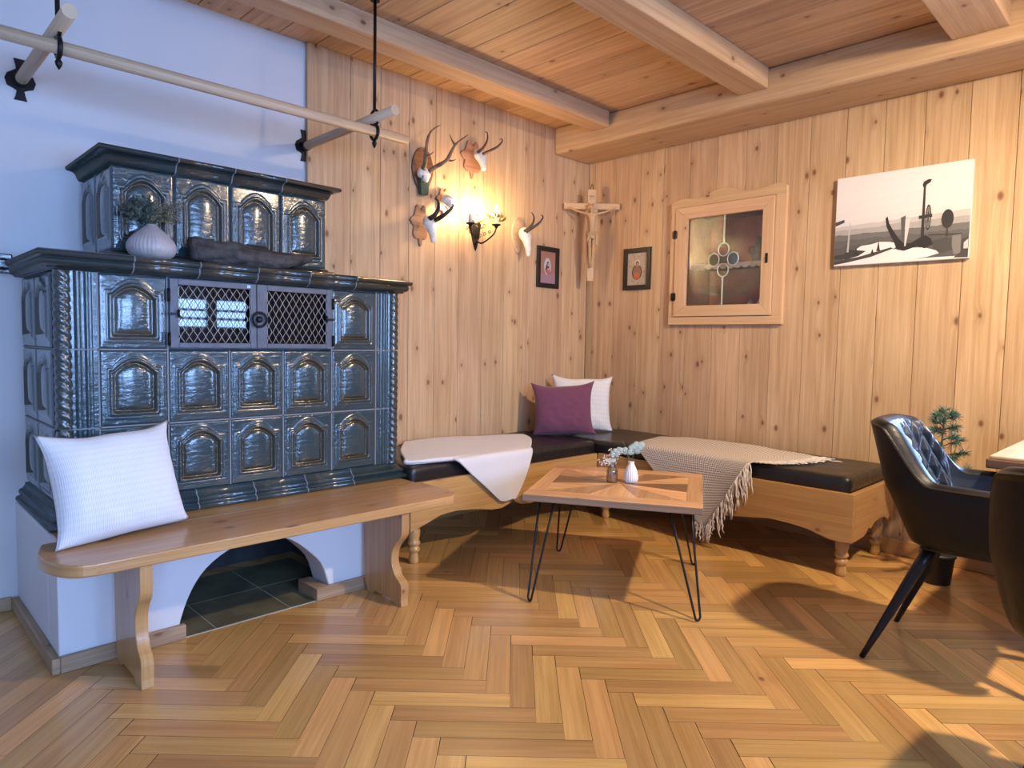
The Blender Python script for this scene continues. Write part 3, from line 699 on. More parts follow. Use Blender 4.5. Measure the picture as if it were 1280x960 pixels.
tag(rebase(o, (2.7, 3.05, .406)), 'black leatherette mattress on the bench section along the back wall, under the white blanket', 'mattress')
o = pad((3.5115, AE + .030, .406), (XR - .022, YB - .009, MT), seed=5, nx=14, ny=44).build('bench_mattress', M['mattress'], weld=True)
tag(rebase(o, (3.8, 2.2, .406)), 'black leatherette mattress on the bench section along the right wall, under the knitted throw', 'mattress')

# ================================================================== CUSHIONS
def cushion(name, w, h, t, mat, label, org, right, up, seed=0, pinch=.07, ears=.02, group=None, rib=True):
    """org = middle of the bottom edge; right/up span the cushion's plane"""
    right = V(right).normalized(); nrm = right.cross(V(up)).normalized(); up = nrm.cross(right).normalized()
    org = V(org); m = MB(); n = 44
    def side(sg):
        def f(u, v):
            a, b = 2 * u - 1, 2 * v - 1
            x = w / 2 * a * (1 - pinch * (1 - b * b) * abs(a) ** 3) ; y = h / 2 * b * (1 - pinch * (.25 if b < 0 else 1) * (1 - a * a) * abs(b) ** 3)
            th = max(0, (1 - a ** 4)) ** .55 * max(0, (1 - b ** 4)) ** .55
            th *= (1 - .35 * (a * a * b * b))
            z = sg * t / 2 * th
            wr = .006 * nz((a * 2.2 + seed, b * 2.2, sg * 2.0)) + .004 * nz((a * 5 + seed, b * 5, 7 + sg))
            z += wr * th + .012 * nz((a * .9 + seed * 3, b * .9, 1.7)) * (a * a + b * b)
            x += ears * a * abs(a) ** 5 * abs(b) ** 5; y += ears * b * abs(b) ** 5 * abs(a) ** 5 * (1 if b > 0 else .1)
            y += .012 * nz((a * 1.3 + seed, 2.2, 0)) * abs(b) ** 2 * (1 if b > 0 else .35)
            return org + right * x + up * (y + h / 2) + nrm * z
        return f
    m.grid(side(1), n, n, uvs=(w, h)); m.grid(side(-1), n, n, uvs=(w, h), flip=True)
    o = m.build(name, mat, weld=True); rebase(o, org); tag(o, label, 'cushion', group); return o
# big white one leaning on the stove
cushion('cushion', .425, .365, .15, M['white_linen'], 'large white ribbed cushion on the left end of the stove bench', (.682, 2.572, .459), (.97, .20, .03), (.012, .30, 1), seed=3, pinch=.07, ears=.013)
pu = cushion('cushion', .405, .345, .15, M['purple'], 'plum purple cushion in the bench corner in front of the white one', (3.505, 3.025, .517), (.71, -.70, .035), (.13, .13, 1), seed=9, pinch=.06)
cushion('cushion', .41, .385, .13, M['pale_cushion'], 'pale white ribbed cushion in the bench corner behind the plum one', (3.765, 3.075, .518), (.72, -.69, .0), (.16, .16, 1), seed=14, pinch=.05)

# ================================================================== WHITE BLANKET
zt = MT + .018
top = net([[(2.40, 3.345, zt), (2.66, 3.335, zt + .004), (2.95, 3.25, zt), (3.215, 3.135, zt)],
           [(2.20, 3.10, zt), (2.50, 3.08, zt + .004), (2.82, 3.02, zt), (3.13, 2.98, zt)],
           [(2.08, 2.90, zt), (2.36, 2.88, zt + .003), (2.70, 2.84, zt), (2.98, 2.83, zt)],
           [(2.022, 2.795, zt - .002), (2.27, 2.742, zt), (2.57, 2.728, zt), (2.86, 2.725, zt - .002)]])
BK = thing('blanket', 'white cotton blanket folded over the back bench mattress with a corner hanging down', 'blanket', (2.5, 2.95, MT))
m = MB(); m.grid(lambda u, v: top(u, v) + V((0, 0, .004 * nz((u * 4, v * 4, 2)))), 48, 32, uvs=(1.0, .6)); m.build('blanket_top', M['white_blanket'], BK, solid=.014)
m = MB()                                                # rolled fold along the front left edge
fold = spline([(2.05, 2.83, zt - .002), (2.025, 2.797, zt), (2.10, 2.768, zt), (2.27, 2.736, zt), (2.31, 2.722, zt - .004)], 30)
m.tube(fold, [.010 + .003 * math.sin(k * .4) for k in range(31)], 10); m.tube([p + V((.006, .006, -.008)) for p in fold], .008, 8); m.build('folded_edge', M['white_blanket'], BK)
hang = net([[(2.27, 2.742, zt), (2.47, 2.73, zt + .002), (2.68, 2.728, zt + .002), (2.86, 2.725, zt)],
            [(2.285, 2.700, zt - .012), (2.47, 2.694, zt - .010), (2.67, 2.692, zt - .010), (2.845, 2.694, zt - .012)],
            [(2.36, 2.692, .446), (2.50, 2.688, .44), (2.67, 2.686, .44), (2.82, 2.690, .45)],
            [(2.46, 2.692, .365), (2.55, 2.687, .355), (2.67, 2.684, .355), (2.785, 2.690, .37)],
            [(2.545, 2.694, .295), (2.60, 2.688, .285), (2.67, 2.684, .29), (2.745, 2.690, .305)],
            [(2.592, 2.694, .256), (2.628, 2.690, .252), (2.665, 2.686, .258), (2.705, 2.690, .254)]])
m = MB(); m.grid(lambda u, v: hang(u, v) + V((0, .004 * nz((u * 3, v * 3, 5)), 0)), 36, 40, uvs=(.5, .35)); m.build('hanging_corner', M['white_blanket'], BK, solid=.012)

# ================================================================== KNITTED THROW
zk = MT + .013
KT = thing('knitted_throw', 'beige knitted throw with fringe draped over the bench along the right wall', 'throw', (3.7, 2.0, MT))
surf = net([[(3.93, 2.52, zk), (4.03, 2.33, zk), (4.06, 2.08, zk), (4.02, 1.80, zk), (3.93, 1.50, zk)],
            [(3.78, 2.50, zk), (3.84, 2.28, zk + .004), (3.86, 2.03, zk), (3.83, 1.77, zk), (3.78, 1.50, zk)],
            [(3.60, 2.47, zk), (3.64, 2.22, zk + .003), (3.65, 1.98, zk), (3.63, 1.76, zk), (3.60, 1.57, zk)],
            [(3.475, 2.42, zk - .001), (3.480, 2.20, zk + .002), (3.482, 1.98, zk), (3.482, 1.78, zk), (3.480, 1.655, zk)],
            [(3.452, 2.36, .485), (3.452, 2.17, .485), (3.454, 1.98, .485), (3.454, 1.80, .485), (3.452, 1.69, .487)],
            [(3.448, 2.27, .40), (3.452, 2.12, .395), (3.448, 1.97, .395), (3.454, 1.83, .40), (3.446, 1.735, .41)],
            [(3.448, 2.15, .30), (3.452, 2.06, .29), (3.446, 1.96, .285), (3.454, 1.87, .295), (3.446, 1.79, .31)],
            [(3.448, 2.03, .20), (3.452, 1.99, .19), (3.448, 1.945, .18), (3.454, 1.90, .185), (3.446, 1.855, .20)],
            [(3.450, 1.965, .135), (3.452, 1.95, .13), (3.450, 1.93, .125), (3.454, 1.91, .128), (3.448, 1.89, .135)]])
m = MB(); m.grid(lambda u, v: surf(u, v) + V((-.004 * nz((u * 6, v * 6, 1)) if v > .5 else 0, 0, .004 * nz((u * 7, v * 7, 4)) if v < .45 else 0)), 60, 84, uvs=(.9, .95)); m.build('knit', M['knit'], KT, solid=.009)
r_ = random.Random(21); m = MB()
def strand(p, d, L, sag, bottom=None):
    p = V(p); d = V(d); pts = []
    for k in range(8):
        q = p + d * (L * k / 7) + V((r_.uniform(-1, 1), r_.uniform(-1, 1), r_.uniform(-.5, .5))) * .006 * (k > 0)
        if bottom is not None: q.z = max(q.z, bottom)
        pts.append(q)
    m.tube(pts, [.0042, .005, .0044, .0044, .0042, .004, .0036, .002], 6)
for k in range(46):                                    # tassels on the seat
    v = .0 + .36 * k / 45; p = surf(1.0, v); strand(p, (r_.uniform(-.25, .25), -1, 0), r_.uniform(.06, .11) if k != 8 else .17, 0, MT + .006)
for k in range(40):                                    # tassels on the hanging edge
    v = .40 + .6 * k / 39; p = surf(1.0, v) + V((-.006, 0, 0)); strand(p, (r_.uniform(-.03, .02), r_.uniform(-.22, .08), -1), r_.uniform(.10, .19) * (1 if v < .85 else .65), 0, .012)
for k in range(7):
    p = surf(k / 7, 1.0); strand(p, (r_.uniform(-.03, .02), r_.uniform(-.2, .2), -1), r_.uniform(.05, .115), 0, .012)
m.build('fringe', M['yarn'], KT)

# ================================================================== COFFEE TABLE
TA, TB, TC, TD = V((2.132, 2.045, 0)), V((2.78, 2.469, 0)), V((3.176, 1.80, 0)), V((2.502, 1.372, 0))
ctr = (TA + TB + TC + TD) / 4
CT = thing('coffee_table', 'low square coffee table with sunburst wood inlay top and black hairpin legs', 'table', (ctr.x, ctr.y, 0))
e1 = ((TD - TA) + (TC - TB)).normalized(); e2 = V((-e1.y, e1.x, 0))
h1, h2, zt0, zt1 = .385, .385, .447, .475
m = MB()
def slab(pts, rn, grain=0, z0=zt0 + .002, z1=zt1, mi=0, gd=None):
    P = [ctr + e1 * a + e2 * b for a, b in pts]
    m.prism(pts, ctr + V((0, 0, z0)), e1, e2, V((0, 0, 1)), z1 - z0, mi, rn, grain, side_mi=1)
bw, bs = .105, .07
i1, i2 = h1 - bs, h2 - bw                              # inner panel
slab([(-h1, i2), (h1, i2), (h1, h2), (-h1, h2)], .62); slab([(-h1, -h2), (h1, -h2), (h1, -i2), (-h1, -i2)], .70)
slab([(i1, -i2), (h1, -i2), (h1, i2), (i1, i2)], .52, 1); slab([(-h1, -i2), (-i1, -i2), (-i1, i2), (-h1, i2)], .8, 1)
rim = [(-i1, -i2), (-i1 / 3, -i2), (i1 / 3, -i2), (i1, -i2), (i1, -i2 / 3), (i1, i2 / 3), (i1, i2), (i1 / 3, i2), (-i1 / 3, i2), (-i1, i2), (-i1, i2 / 3), (-i1, -i2 / 3)]
tone = [.40, .85, .45, .95, .02, .80, .15, .65, .90, .45, .05, .9]
for k in range(12):
    a, b = rim[k], rim[(k + 1) % 12]; slab([(0, 0), a, b], tone[k], 0 if abs(a[0] + b[0]) > abs(a[1] + b[1]) else 1)
m.build('tabletop', [M['table'], M['table_edge']], CT, bevel=.0008, seg=1)
m = MB(); m.box((-h1 + .002, -h2 + .002, zt0 - .002), (h1 - .002, h2 - .002, zt0 + .0019), mat=Matrix.Translation(ctr) @ Matrix((( e1.x, e2.x, 0, 0), (e1.y, e2.y, 0, 0), (0, 0, 1, 0), (0, 0, 0, 1)))); m.build('under_panel', M['table_edge'], CT)
for f, (s1, s2) in (((2.129, 2.015), (-1, 1)), ((2.492, 1.395), (1, 1)), ((2.764, 2.402), (-1, -1)), ((3.12, 1.784), (1, -1))):
    f = V((f[0], f[1], 0)); d = f - ctr; a0 = 1 if d.dot(e1) > 0 else -1; b0 = 1 if d.dot(e2) > 0 else -1
    corner = ctr + e1 * a0 * (h1 - .05) + e2 * b0 * (h2 - .05); zt_ = zt0 - .002
    p = corner - e1 * a0 * .085 + V((0, 0, zt_)); q = corner - e2 * b0 * .085 + V((0, 0, zt_)); dr = (q - p).normalized() * .014
    foot = V((f.x, f.y, .005))
    pts = [p] + [p.lerp(foot - dr + V((0, 0, .012)), t) for t in (.3, .6, .9)] + [foot - dr + V((0, 0, .012)), foot - dr * .6 + V((0, 0, .002)), foot, foot + dr * .6 + V((0, 0, .002)), foot + dr + V((0, 0, .012))] + [q.lerp(foot + dr + V((0, 0, .012)), t) for t in (.9, .6, .3)] + [q]
    m = MB(); m.tube(pts, .005, 8)
    mx_ = Matrix.Translation(corner + V((0, 0, zt_))) @ Matrix(((e1.x, e2.x, 0, 0), (e1.y, e2.y, 0, 0), (0, 0, 1, 0), (0, 0, 0, 1)))
    m.box((min(0, -a0 * .1), min(0, -b0 * .1), -.004), (max(0, -a0 * .1), max(0, -b0 * .1), -.0004), mat=mx_)
    m.build('leg', M['black_metal'], CT)
# vases on the coffee table
bx, by = 2.632, 1.957
B1 = thing('bottle_vase', 'small clear glass bottle of white dried flowers on the coffee table', 'vase', (bx, by, .4752))
m = MB(); m.lathe([(0, .0005), (.022, .0005), (.0265, .004), (.0275, .012), (.0275, .055), (.025, .066), (.016, .077), (.013, .082), (.013, .092), (.0155, .094), (.0155, .098), (.012, .098)], (bx, by, .4752), 28); m.build('glass_bottle', M['bottle_glass'], B1)
r_ = random.Random(6); ms = MB(); mf = MB()
for k in range(9):
    a = r_.uniform(0, 2 * PI); d = V((math.cos(a), math.sin(a), 0)) * r_.uniform(.01, .05) + V((-.010, .012, 0)); h = r_.uniform(.10, .155); base = V((bx, by, .4752))
    if k == 0: d = V((.035, -.03, 0)); h = .15
    pts = spline([base + V((0, 0, .02)), base + d * .12 + V((0, 0, .09)), base + d * .5 + V((0, 0, h * .9)), base + d + V((0, 0, h))], 8); ms.tube(pts, .0011, 5)
    for q in range(26):
        t = r_.uniform(.55, 1.0); p = catmull(pts, t) + V((r_.gauss(0, .007), r_.gauss(0, .007), r_.gauss(0, .005))); e = V((r_.uniform(-1, 1), r_.uniform(-1, 1), r_.uniform(-.2, 1))).normalized()
        mf.tube([p, p + e * .005, p + e * .010], [.0012, .0026, .0008], 5)
ms.build('stems', M['flower'], B1); mf.build('flowers', M['flower'], B1)
vx, vy = 2.703, 1.898
B2 = thing('ribbed_vase', 'white ribbed ceramic vase with a pale eucalyptus sprig on the coffee table', 'vase', (vx, vy, .4752))
m = MB(); pr = [(.024, 0), (.031, .004), (.0345, .016), (.034, .032), (.030, .052), (.023, .072), (.0175, .084), (.0145, .092), (.0135, .098), (.0155, .102), (.011, .102), (.010, .085)]
m.lathe(pr, (vx, vy, .4752), 96, wob=lambda th, z: 1 + .045 * math.cos(20 * th) * (1 if z < .075 else 0)); m.build('vase_body', M['ceramic'], B2)
ms = MB(); mf = MB(); base = V((vx, vy, .4752))
def leaf(mb, p, d, n, L, Wd, mi=0):
    d = V(d).normalized(); sd = d.cross(V(n)).normalized(); nn = sd.cross(d)
    mb.grid(lambda u, v: V(p) + d * (L * v) + sd * (Wd * (u - .5) * 2 * math.sin(PI * min(1, v * .92 + .04)) ** .7) + nn * (.12 * L * math.sin(PI * v) - .2 * Wd * (2 * u - 1) ** 2), 4, 6, mi=mi)
for st_, lv in (([(0, 0, .07), (.005, -.003, .12), (.016, -.012, .155), (.028, -.022, .178)], [(.55, .035, .018), (.7, .04, .02), (.85, .036, .018), (1, .03, .017)]),
                ([(0, 0, .07), (-.008, .006, .115), (-.028, .02, .15), (-.055, .04, .15), (-.07, .05, .125)], [(.4, .03, .012), (.6, .03, .012), (.75, .028, .012), (.9, .026, .01), (1, .024, .01)]),
                ([(0, 0, .07), (-.006, .012, .13), (-.02, .024, .175), (-.035, .03, .20)], [])):
    pts = spline([base + V(p) for p in st_], 10); ms.tube(pts, .0014, 5)
    for t, L, Wd in lv:
        for sg in (-1, 1):
            p = catmull(pts, t - .001); mf_d = V((.5 * sg, -.5 * sg, .5 + r_.uniform(-.3, .3)))
            leaf(mf, p, mf_d, (-.7, -.7, .3), L, Wd)
ms.build('stems', M['stem'], B2); mf.build('leaves', M['leaf_pale'], B2, solid=.0006)

# ================================================================== DINING CHAIRS AND TABLE
def make_chair(label, loc, rot):
    """bucket armchair; faces +y before it is turned"""
    t = thing('dining_chair', label, 'chair', (0, 0, 0), 'black upholstered bucket dining chairs')
    def plan(s, k, off):                              # U-shaped plan, s 0..1 from right arm front round the back to the left arm front
        a = -.5 * PI * 1.0 + 0
        th = PI * (1 - 0) * s                          # 0..pi
        ex = .42
        c, sn = math.cos(th), math.sin(th)
        x = (.272 + off) * k * math.copysign(abs(c) ** ex, c); y = -(.25 + off) * abs(sn) ** ex
        arm = max(0, abs(2 * s - 1) - .62) / .38
        return x, y, arm
    def topz(s):
        d = abs(2 * s - 1)                             # 0 back middle .. 1 arm front
        q = min(1, max(0, (d - .36) / .34)); q = q * q * (3 - 2 * q)
        return .872 - .012 * (d / .36) ** 2 * (d < .36) - .205 * q - (.012 if d >= .36 else 0) * (1 - q) + .0
    def surf_pt(s, z, off):
        # height 0..1 between seat shell bottom and rim
        zt = topz(s); zz = .445 + (zt - .445) * z; d = abs(2 * s - 1)
        k = .80 + .20 * min(1, (zz - .445) / .20) ** .6
        th = PI * s; c, sn = math.cos(th), math.sin(th); ex = .50
        x = (.262 + off) * k * math.copysign(abs(c) ** ex, c)
        back = abs(sn) ** .62
        y = .235 - (.235 + .19 + off + .115 * max(0, (zz - .445)) / .43) * back * (1 if True else 0)
        if d > .999: y = .235
        y = y * (1 if y > 0 else (.80 + .20 * min(1, (zz - .445) / .2)))
        return V((x, y, zz))
    NS, NZ = 72, 22
    m = MB(); m.grid(lambda u, v: surf_pt(u, v, .0), NS, NZ, uvs=(1.5, .45), flip=True)
    # rim and rolled top
    m.grid(lambda u, v: surf_pt(u, 1, -.058 * v) + V((0, 0, .016 * math.sin(PI * v))), NS, 8)
    # bottom of the bucket
    m.grid(lambda u, v: surf_pt(u, 0, 0).lerp(V((0, -.02, .43)), v), NS, 5, flip=False)
    # arm fronts
    for u in (0, 1): m.grid(lambda a, v, u=u: surf_pt(u, v, -.058 * a) + V((0, .018 * math.sin(PI * a) * math.sin(PI * min(1, v * 1.0)), 0)), 6, NZ, flip=(u == 1))
    m.build('shell', M['chair_leather'], t, weld=True)
    m = MB()
    def inner(u, v):
        p = surf_pt(u, .16 + .84 * v, -.058); d = abs(2 * u - 1); q = 0
        if d < .56 and v > .04:
            a = (u - .5) * 1.35; b = p.z
            A = (a / .095 + b / .125) % 1; B = (a / .095 - b / .125) % 1
            q = .020 * (min(A, 1 - A, B, 1 - B) * 2) ** .6 * min(1, (.56 - d) / .05) * min(1, (1 - v) / .08) * min(1, (v - .04) / .06)
        n = V((-p.x, .1 - p.y, .06)).normalized(); return p + n * q
    m.grid(inner, 150, 70, uvs=(1.4, .4)); m.build('quilted_back', M['chair_quilt'], t)
    m = MB()
    m2 = MB()
    N = 40
    def seat(u, v):
        th = 2 * PI * u; r = min(1, v * 1.0); ex = .45
        x = .205 * math.copysign(abs(math.cos(th)) ** ex, math.cos(th)); y = .05 + .175 * math.copysign(abs(math.sin(th)) ** ex, math.sin(th))
        if v < .5: k = v / .5; return V((x * k, y * k + .03 * (1 - k) * 0, .508 + .012 * (1 - k * k)))
        k = (v - .5) / .5; return V((x * (1 + .02 * math.sin(PI * k)), y * (1 + .02 * math.sin(PI * k)), .508 - .03 * k))
    m.grid(seat, N, 14, flip=False); m.build('seat', M['chair_leather'], t, weld=True)
    m = MB(); m.box((-.13, -.11, .418), (.13, .19, .436)); m.build('seat_base', M['black_metal'], t, bevel=.01)
    for sx in (-1, 1):
        for sy in (-1, 1):
            m = MB(); a = V((sx * .10, .17 if sy > 0 else -.08, .425)); b = V((sx * .232, .36 if sy > 0 else -.255, .0)); pts = [a.lerp(b, k / 6) for k in range(7)]
            m.tube(pts, [.021, .021, .0195, .017, .0145, .012, .0095], 12); m.build('leg', M['black_metal'], t)
    t.location = loc; t.rotation_euler = (0, 0, rot); return t
CH = make_chair('black quilted leather bucket chair standing before the right-hand bench end, seen from its side', (2.90, .565, 0), PI + .03)
def dup(t, label, loc, rot):
    r = t.copy(); COL.objects.link(r); r['label'] = label; r.location = loc; r.rotation_euler = (0, 0, rot)
    for c in t.children:
        d = c.copy(); COL.objects.link(d); d.parent = r
        if c.name.startswith('leg'):                  # this one stands with its legs set a little closer
            q = sum((v.co for v in c.data.vertices), V((0, 0, 0))) / len(c.data.vertices); d.location = (-.075 if q.x > 0 else .075, .09 if q.y < 0 else -.03, 0)
    return r
dup(CH, 'black bucket chair cut off by the right edge, nearest to the camera', (2.15, .10, 0), -PI / 2 - .10)
DT = thing('dining_table', 'dining table corner with pale oak top at the right edge behind the black chairs', 'table', (3.6, -.3, 0))
m = MB(); m.prism([(3.05, -1.2), (4.05, -1.2), (4.05, .515), (3.05, .525)], (0, 0, .742), (1, 0, 0), (0, 1, 0), (0, 0, 1), .012); m.build('tabletop', M['dine'], DT, bevel=.003)
m = MB(); m.prism([(3.04, -1.21), (4.06, -1.21), (4.06, .525), (3.04, .535)], (0, 0, .706), (1, 0, 0), (0, 1, 0), (0, 0, 1), .0355); m.build('table_edge', M['dine_edge'], DT, bevel=.005)
for x in (3.2, 3.9):
    for y in (-1.05, .36):
        m = MB(); m.box((x - .035, y - .035, 0), (x + .035, y + .035, .7058), 2); m.build('leg', M['dine_edge'], DT, bevel=.006)

# little conifer in a black pot beside the bench
px_, py_ = 3.80, .84
PT = thing('potted_conifer', 'small blue-green artificial conifer in a black pot beside the bench end', 'plant', (px_, py_, 0))
m = MB(); m.lathe([(.052, 0), (.060, .002), (.073, .135), (.079, .136), (.079, .152), (.072, .152), (.068, .135), (.0, .13)], (px_, py_, 0), 28); m.build('pot', M['pot'], PT)
r_ = random.Random(31); mt = MB(); mn = MB()
trunk = spline([(px_, py_, .12), (px_ + .006, py_ - .01, .35), (px_ - .004, py_ + .005, .55), (px_, py_ + .01, .70), (px_ + .01, py_ + .005, .83)], 16); mt.tube(trunk, [.009 - .0004 * k for k in range(17)], 6)
for k in range(30):
    z = .22 + .61 * (k / 29) ** .9; t = min(.999, (z - .12) / .71); p = catmull(trunk, t); L = (.13 * (1 - t) + .05) * r_.uniform(.6, 1.15) if k < 27 else .03
    a = k * 2.4 + r_.uniform(-.3, .3); d = V((math.cos(a), math.sin(a), .25)).normalized()
    q = p + d * L + V((0, 0, .01)); mt.tube([p, p.lerp(q, .5) + V((0, 0, .005)), q], [.003, .0024, .0016], 5)
    for s_ in range(80):
        f = r_.uniform(.25, 1.0) ** .6; b = p.lerp(q, f); e = (d * .8 + V((r_.gauss(0, .7), r_.gauss(0, .7), r_.gauss(0, .6)))).normalized(); l = r_.uniform(.026, .042)
        mn.tube([b, b + e * l], [.0017, .0007], 3, caps=False)
mt.build('trunk', M['bark'], PT); mn.build('needles', M['pine_needle'], PT)
# ================================================================== DRYING RACK OVER THE STOVE
PY, PZ = 2.735, 2.115
def hanger_plate(x, z):
    m = MB(); pts = [(-.020, .085), (-.014, .06), (-.013, .045), (-.026, .034), (-.042, .022), (-.05, 0), (-.042, -.026), (-.022, -.034), (-.012, -.040), (-.016, -.062), (-.021, -.078)]
    pts = pts + [(-a, b) for a, b in pts[::-1]]
    m.prism([(a * 1.05, b) for a, b in pts], (x, YP - .0005, z), (1, 0, 0), (0, 0, 1), (0, -1, 0), .008); m.lathe([(.026, 0), (.026, .03)], (x, YP - .008, z), 16, ax=Matrix(((1, 0, 0), (0, 0, -1), (0, 1, 0)))); return m
RK = thing('drying_rack', 'wooden drying rack of three poles with black iron hangers above the tiled stove', 'rack', (1.17, YP, 2.165))
for x in (.546, 1.785):
    hanger_plate(x, 2.165).build('wall_plate', M['iron'], RK, bevel=.0015)
    m = MB(); m.tube([(x, YP - .03, 2.165), (x, 2.57, 2.168)], .0225, 16, rn=.3 + x * .2); m.build('pole', M['pole'], RK)
    m = MB(); rx = [2 * PI * k / 20 for k in range(21)]
    m.tube([(x, PY + .002, ZC - .001), (x, PY + .002, 2.205)], .0075, 8)
    m.lathe([(.022, 0), (.022, .006), (.010, .012)], (x, PY + .002, ZC - .013), 12)
    m.tube([(x + .0, PY + .002 + .033 * math.sin(t), 2.168 + .036 * math.cos(t)) for t in rx], .0065, 8, caps=False)
    m.tube([(x, PY + .002 + .030 * math.sin(t), 2.104 + .033 * math.cos(t)) for t in rx[:]], .008, 8, caps=False)
    m.lathe([(.002, -.04), (.010, -.026), (.012, -.016), (.006, -.006), (.005, .004)], (x, PY + .002, 2.072), 10)
    m.build('hanger', M['iron'], RK)
m = MB(); m.tube([(.30, PY, 2.103), (1.965, PY, 2.107)], .0225, 16, rn=.7); m.build('pole', M['pole'], RK)

# ================================================================== THINGS ON THE STOVE
vx, vy, vz = .862, 2.862, 1.4402
SV = thing('bulb_vase', 'squat pale ribbed stoneware vase with dried greenery on the stove ledge', 'vase', (vx, vy, vz))
m = MB(); pr = [(.040, 0), (.062, .004), (.078, .018), (.086, .036), (.086, .054), (.078, .072), (.062, .092), (.042, .110), (.026, .123), (.019, .129), (.017, .134), (.013, .134), (.012, .12)]
m.lathe(pr, (vx, vy, vz), 120, wob=lambda th, z: 1 + (.018 * math.cos(38 * th) if .004 < z < .125 else 0)); m.build('vase_body', M['clay'], SV)
r_ = random.Random(17); ms = MB(); mf = MB(); mg = MB()
for k in range(44):
    side = r_.uniform(-1, 1); d = V((side * .105 - .012, r_.uniform(-.075, .03), r_.uniform(.035, .115))); base = V((vx, vy, vz + .12)); e = base + d * r_.uniform(.8, 1.1)
    pts = spline([base, base.lerp(e, .5) + V((0, 0, .025)), e], 6); ms.tube(pts, .0011, 5)
    dry = d.x > -.01
    for q in range(34 if dry else 20):
        p = catmull(pts, r_.uniform(.45, 1)) + V((r_.gauss(0, .009), r_.gauss(0, .009), r_.gauss(0, .009))); g = V((r_.gauss(0, 1), r_.gauss(0, 1), r_.gauss(.3, 1))).normalized()
        if dry: mf.tube([p, p + g * .006, p + g * .012], [.0006, .0021, .0004], 4)
        else: leaf(mg, p, g, (r_.gauss(0, 1), -1, .4), r_.uniform(.012, .024), .005)
ms.build('stems', M['leaf_dark'], SV); mf.build('seed_heads', M['leaf_dry'], SV); mg.build('leaves', M['leaf_dark'], SV)
m = MB(); ctrl = spline([(1.00, 2.868, vz + .058), (1.06, 2.86, vz + .052), (1.16, 2.858, vz + .048), (1.28, 2.855, vz + .045), (1.40, 2.86, vz + .046), (1.49, 2.868, vz + .058), (1.545, 2.872, vz + .072)], 60)
def dr(u, v):
    c = ctrl[int(round(v * 60))]; th = 2 * PI * u
    t = v; ry = .048 * math.sin(PI * min(1, t * .9 + .1)) ** .5 + .004; rz = (.050 * (1 - t) ** .4 + .006) * math.sin(PI * min(1, t * .86 + .14)) ** .35
    if t > .99 or t < .01: ry *= .2; rz *= .2
    k = 1 + .28 * nz((math.cos(th) * 1.3, math.sin(th) * 1.3, v * 6)) + .14 * nz((math.cos(th) * 4, math.sin(th) * 4, v * 16))
    p = c + V((0, ry * math.cos(th) * k, rz * math.sin(th) * k)); p.z = max(p.z, vz + .0005); return p
m.grid(dr, 36, 60, flip=True); o = m.build('driftwood', M['drift'], weld=True)
tag(rebase(o, (1.27, 2.86, vz)), 'long dark grey piece of driftwood lying on the stove ledge', 'driftwood')

# ================================================================== CORNER CRUCIFIX
cx_, cy_ = XR - .155, YB - .155
CR = thing('crucifix', 'carved pale wooden crucifix hanging across the corner of the panelled walls', 'crucifix', (cx_, cy_, 1.60))
er = V((1, -1, 0)).normalized(); en = V((-1, -1, 0)).normalized(); ez = V((0, 0, 1)); co = V((cx_, cy_, 0))
def cp(a, z, d): return co + er * a + en * d + ez * z
zc = 2.155                                              # height of the cross beam
m = MB()
m.prism([(-.045, zc - .02), (-.045, zc - .03), (-.022, 1.607), (.022, 1.607), (.045, zc - .03), (.045, zc - .02)], co, er, ez, en, .022, grain=1)
m.prism([(-.030, zc + .02), (.030, zc + .02), (.032, zc + .125), (-.032, zc + .125)], co, er, ez, en, .022, grain=1)
m.build('upright', M['carved'], CR, bevel=.002)
m = MB(); m.prism([(-.205, zc - .022), (.205, zc - .022), (.205, zc + .022), (-.205, zc + .022)], co + en * .0005, er, ez, en, .028); m.build('cross_beam', M['carved'], CR, bevel=.002)
# small scroll with INRI
m = MB(); m.prism([(-.017, zc + .045), (.017, zc + .05), (.02, zc + .098), (-.02, zc + .093)], co + en * .0222, er, ez, en, .006)
lz = zc + .066
def stroke(a, b, mb): mb.tube([cp(a[0], lz + a[1], .0288), cp(b[0], lz + b[1], .0288)], .0009, 5, mi=1)
for st_ in (((-.013, 0), (-.013, .012)), ((-.008, 0), (-.008, .012)), ((-.008, .012), (-.003, 0)), ((-.003, 0), (-.003, .012)), ((.002, 0), (.002, .012)), ((.002, .012), (.0065, .0105)), ((.0065, .0105), (.0065, .007)), ((.0065, .007), (.002, .006)), ((.0035, .006), (.007, 0)), ((.012, 0), (.012, .012))): stroke(st_[0], st_[1], m)
m.build('title_scroll', [M['carved'], M['plaque']], CR)
m = MB(); m.tube([cp(-.012, zc + .122, .010), cp(-.006, zc + .155, .004), cp(.0, zc + .162, .0), cp(.006, zc + .155, .004), cp(.012, zc + .122, .010)], .0022, 6); m.tube([cp(0, zc + .162, -.03), cp(0, zc + .162, .012)], .003, 6); m.build('hanging_loop', M['iron'], CR)
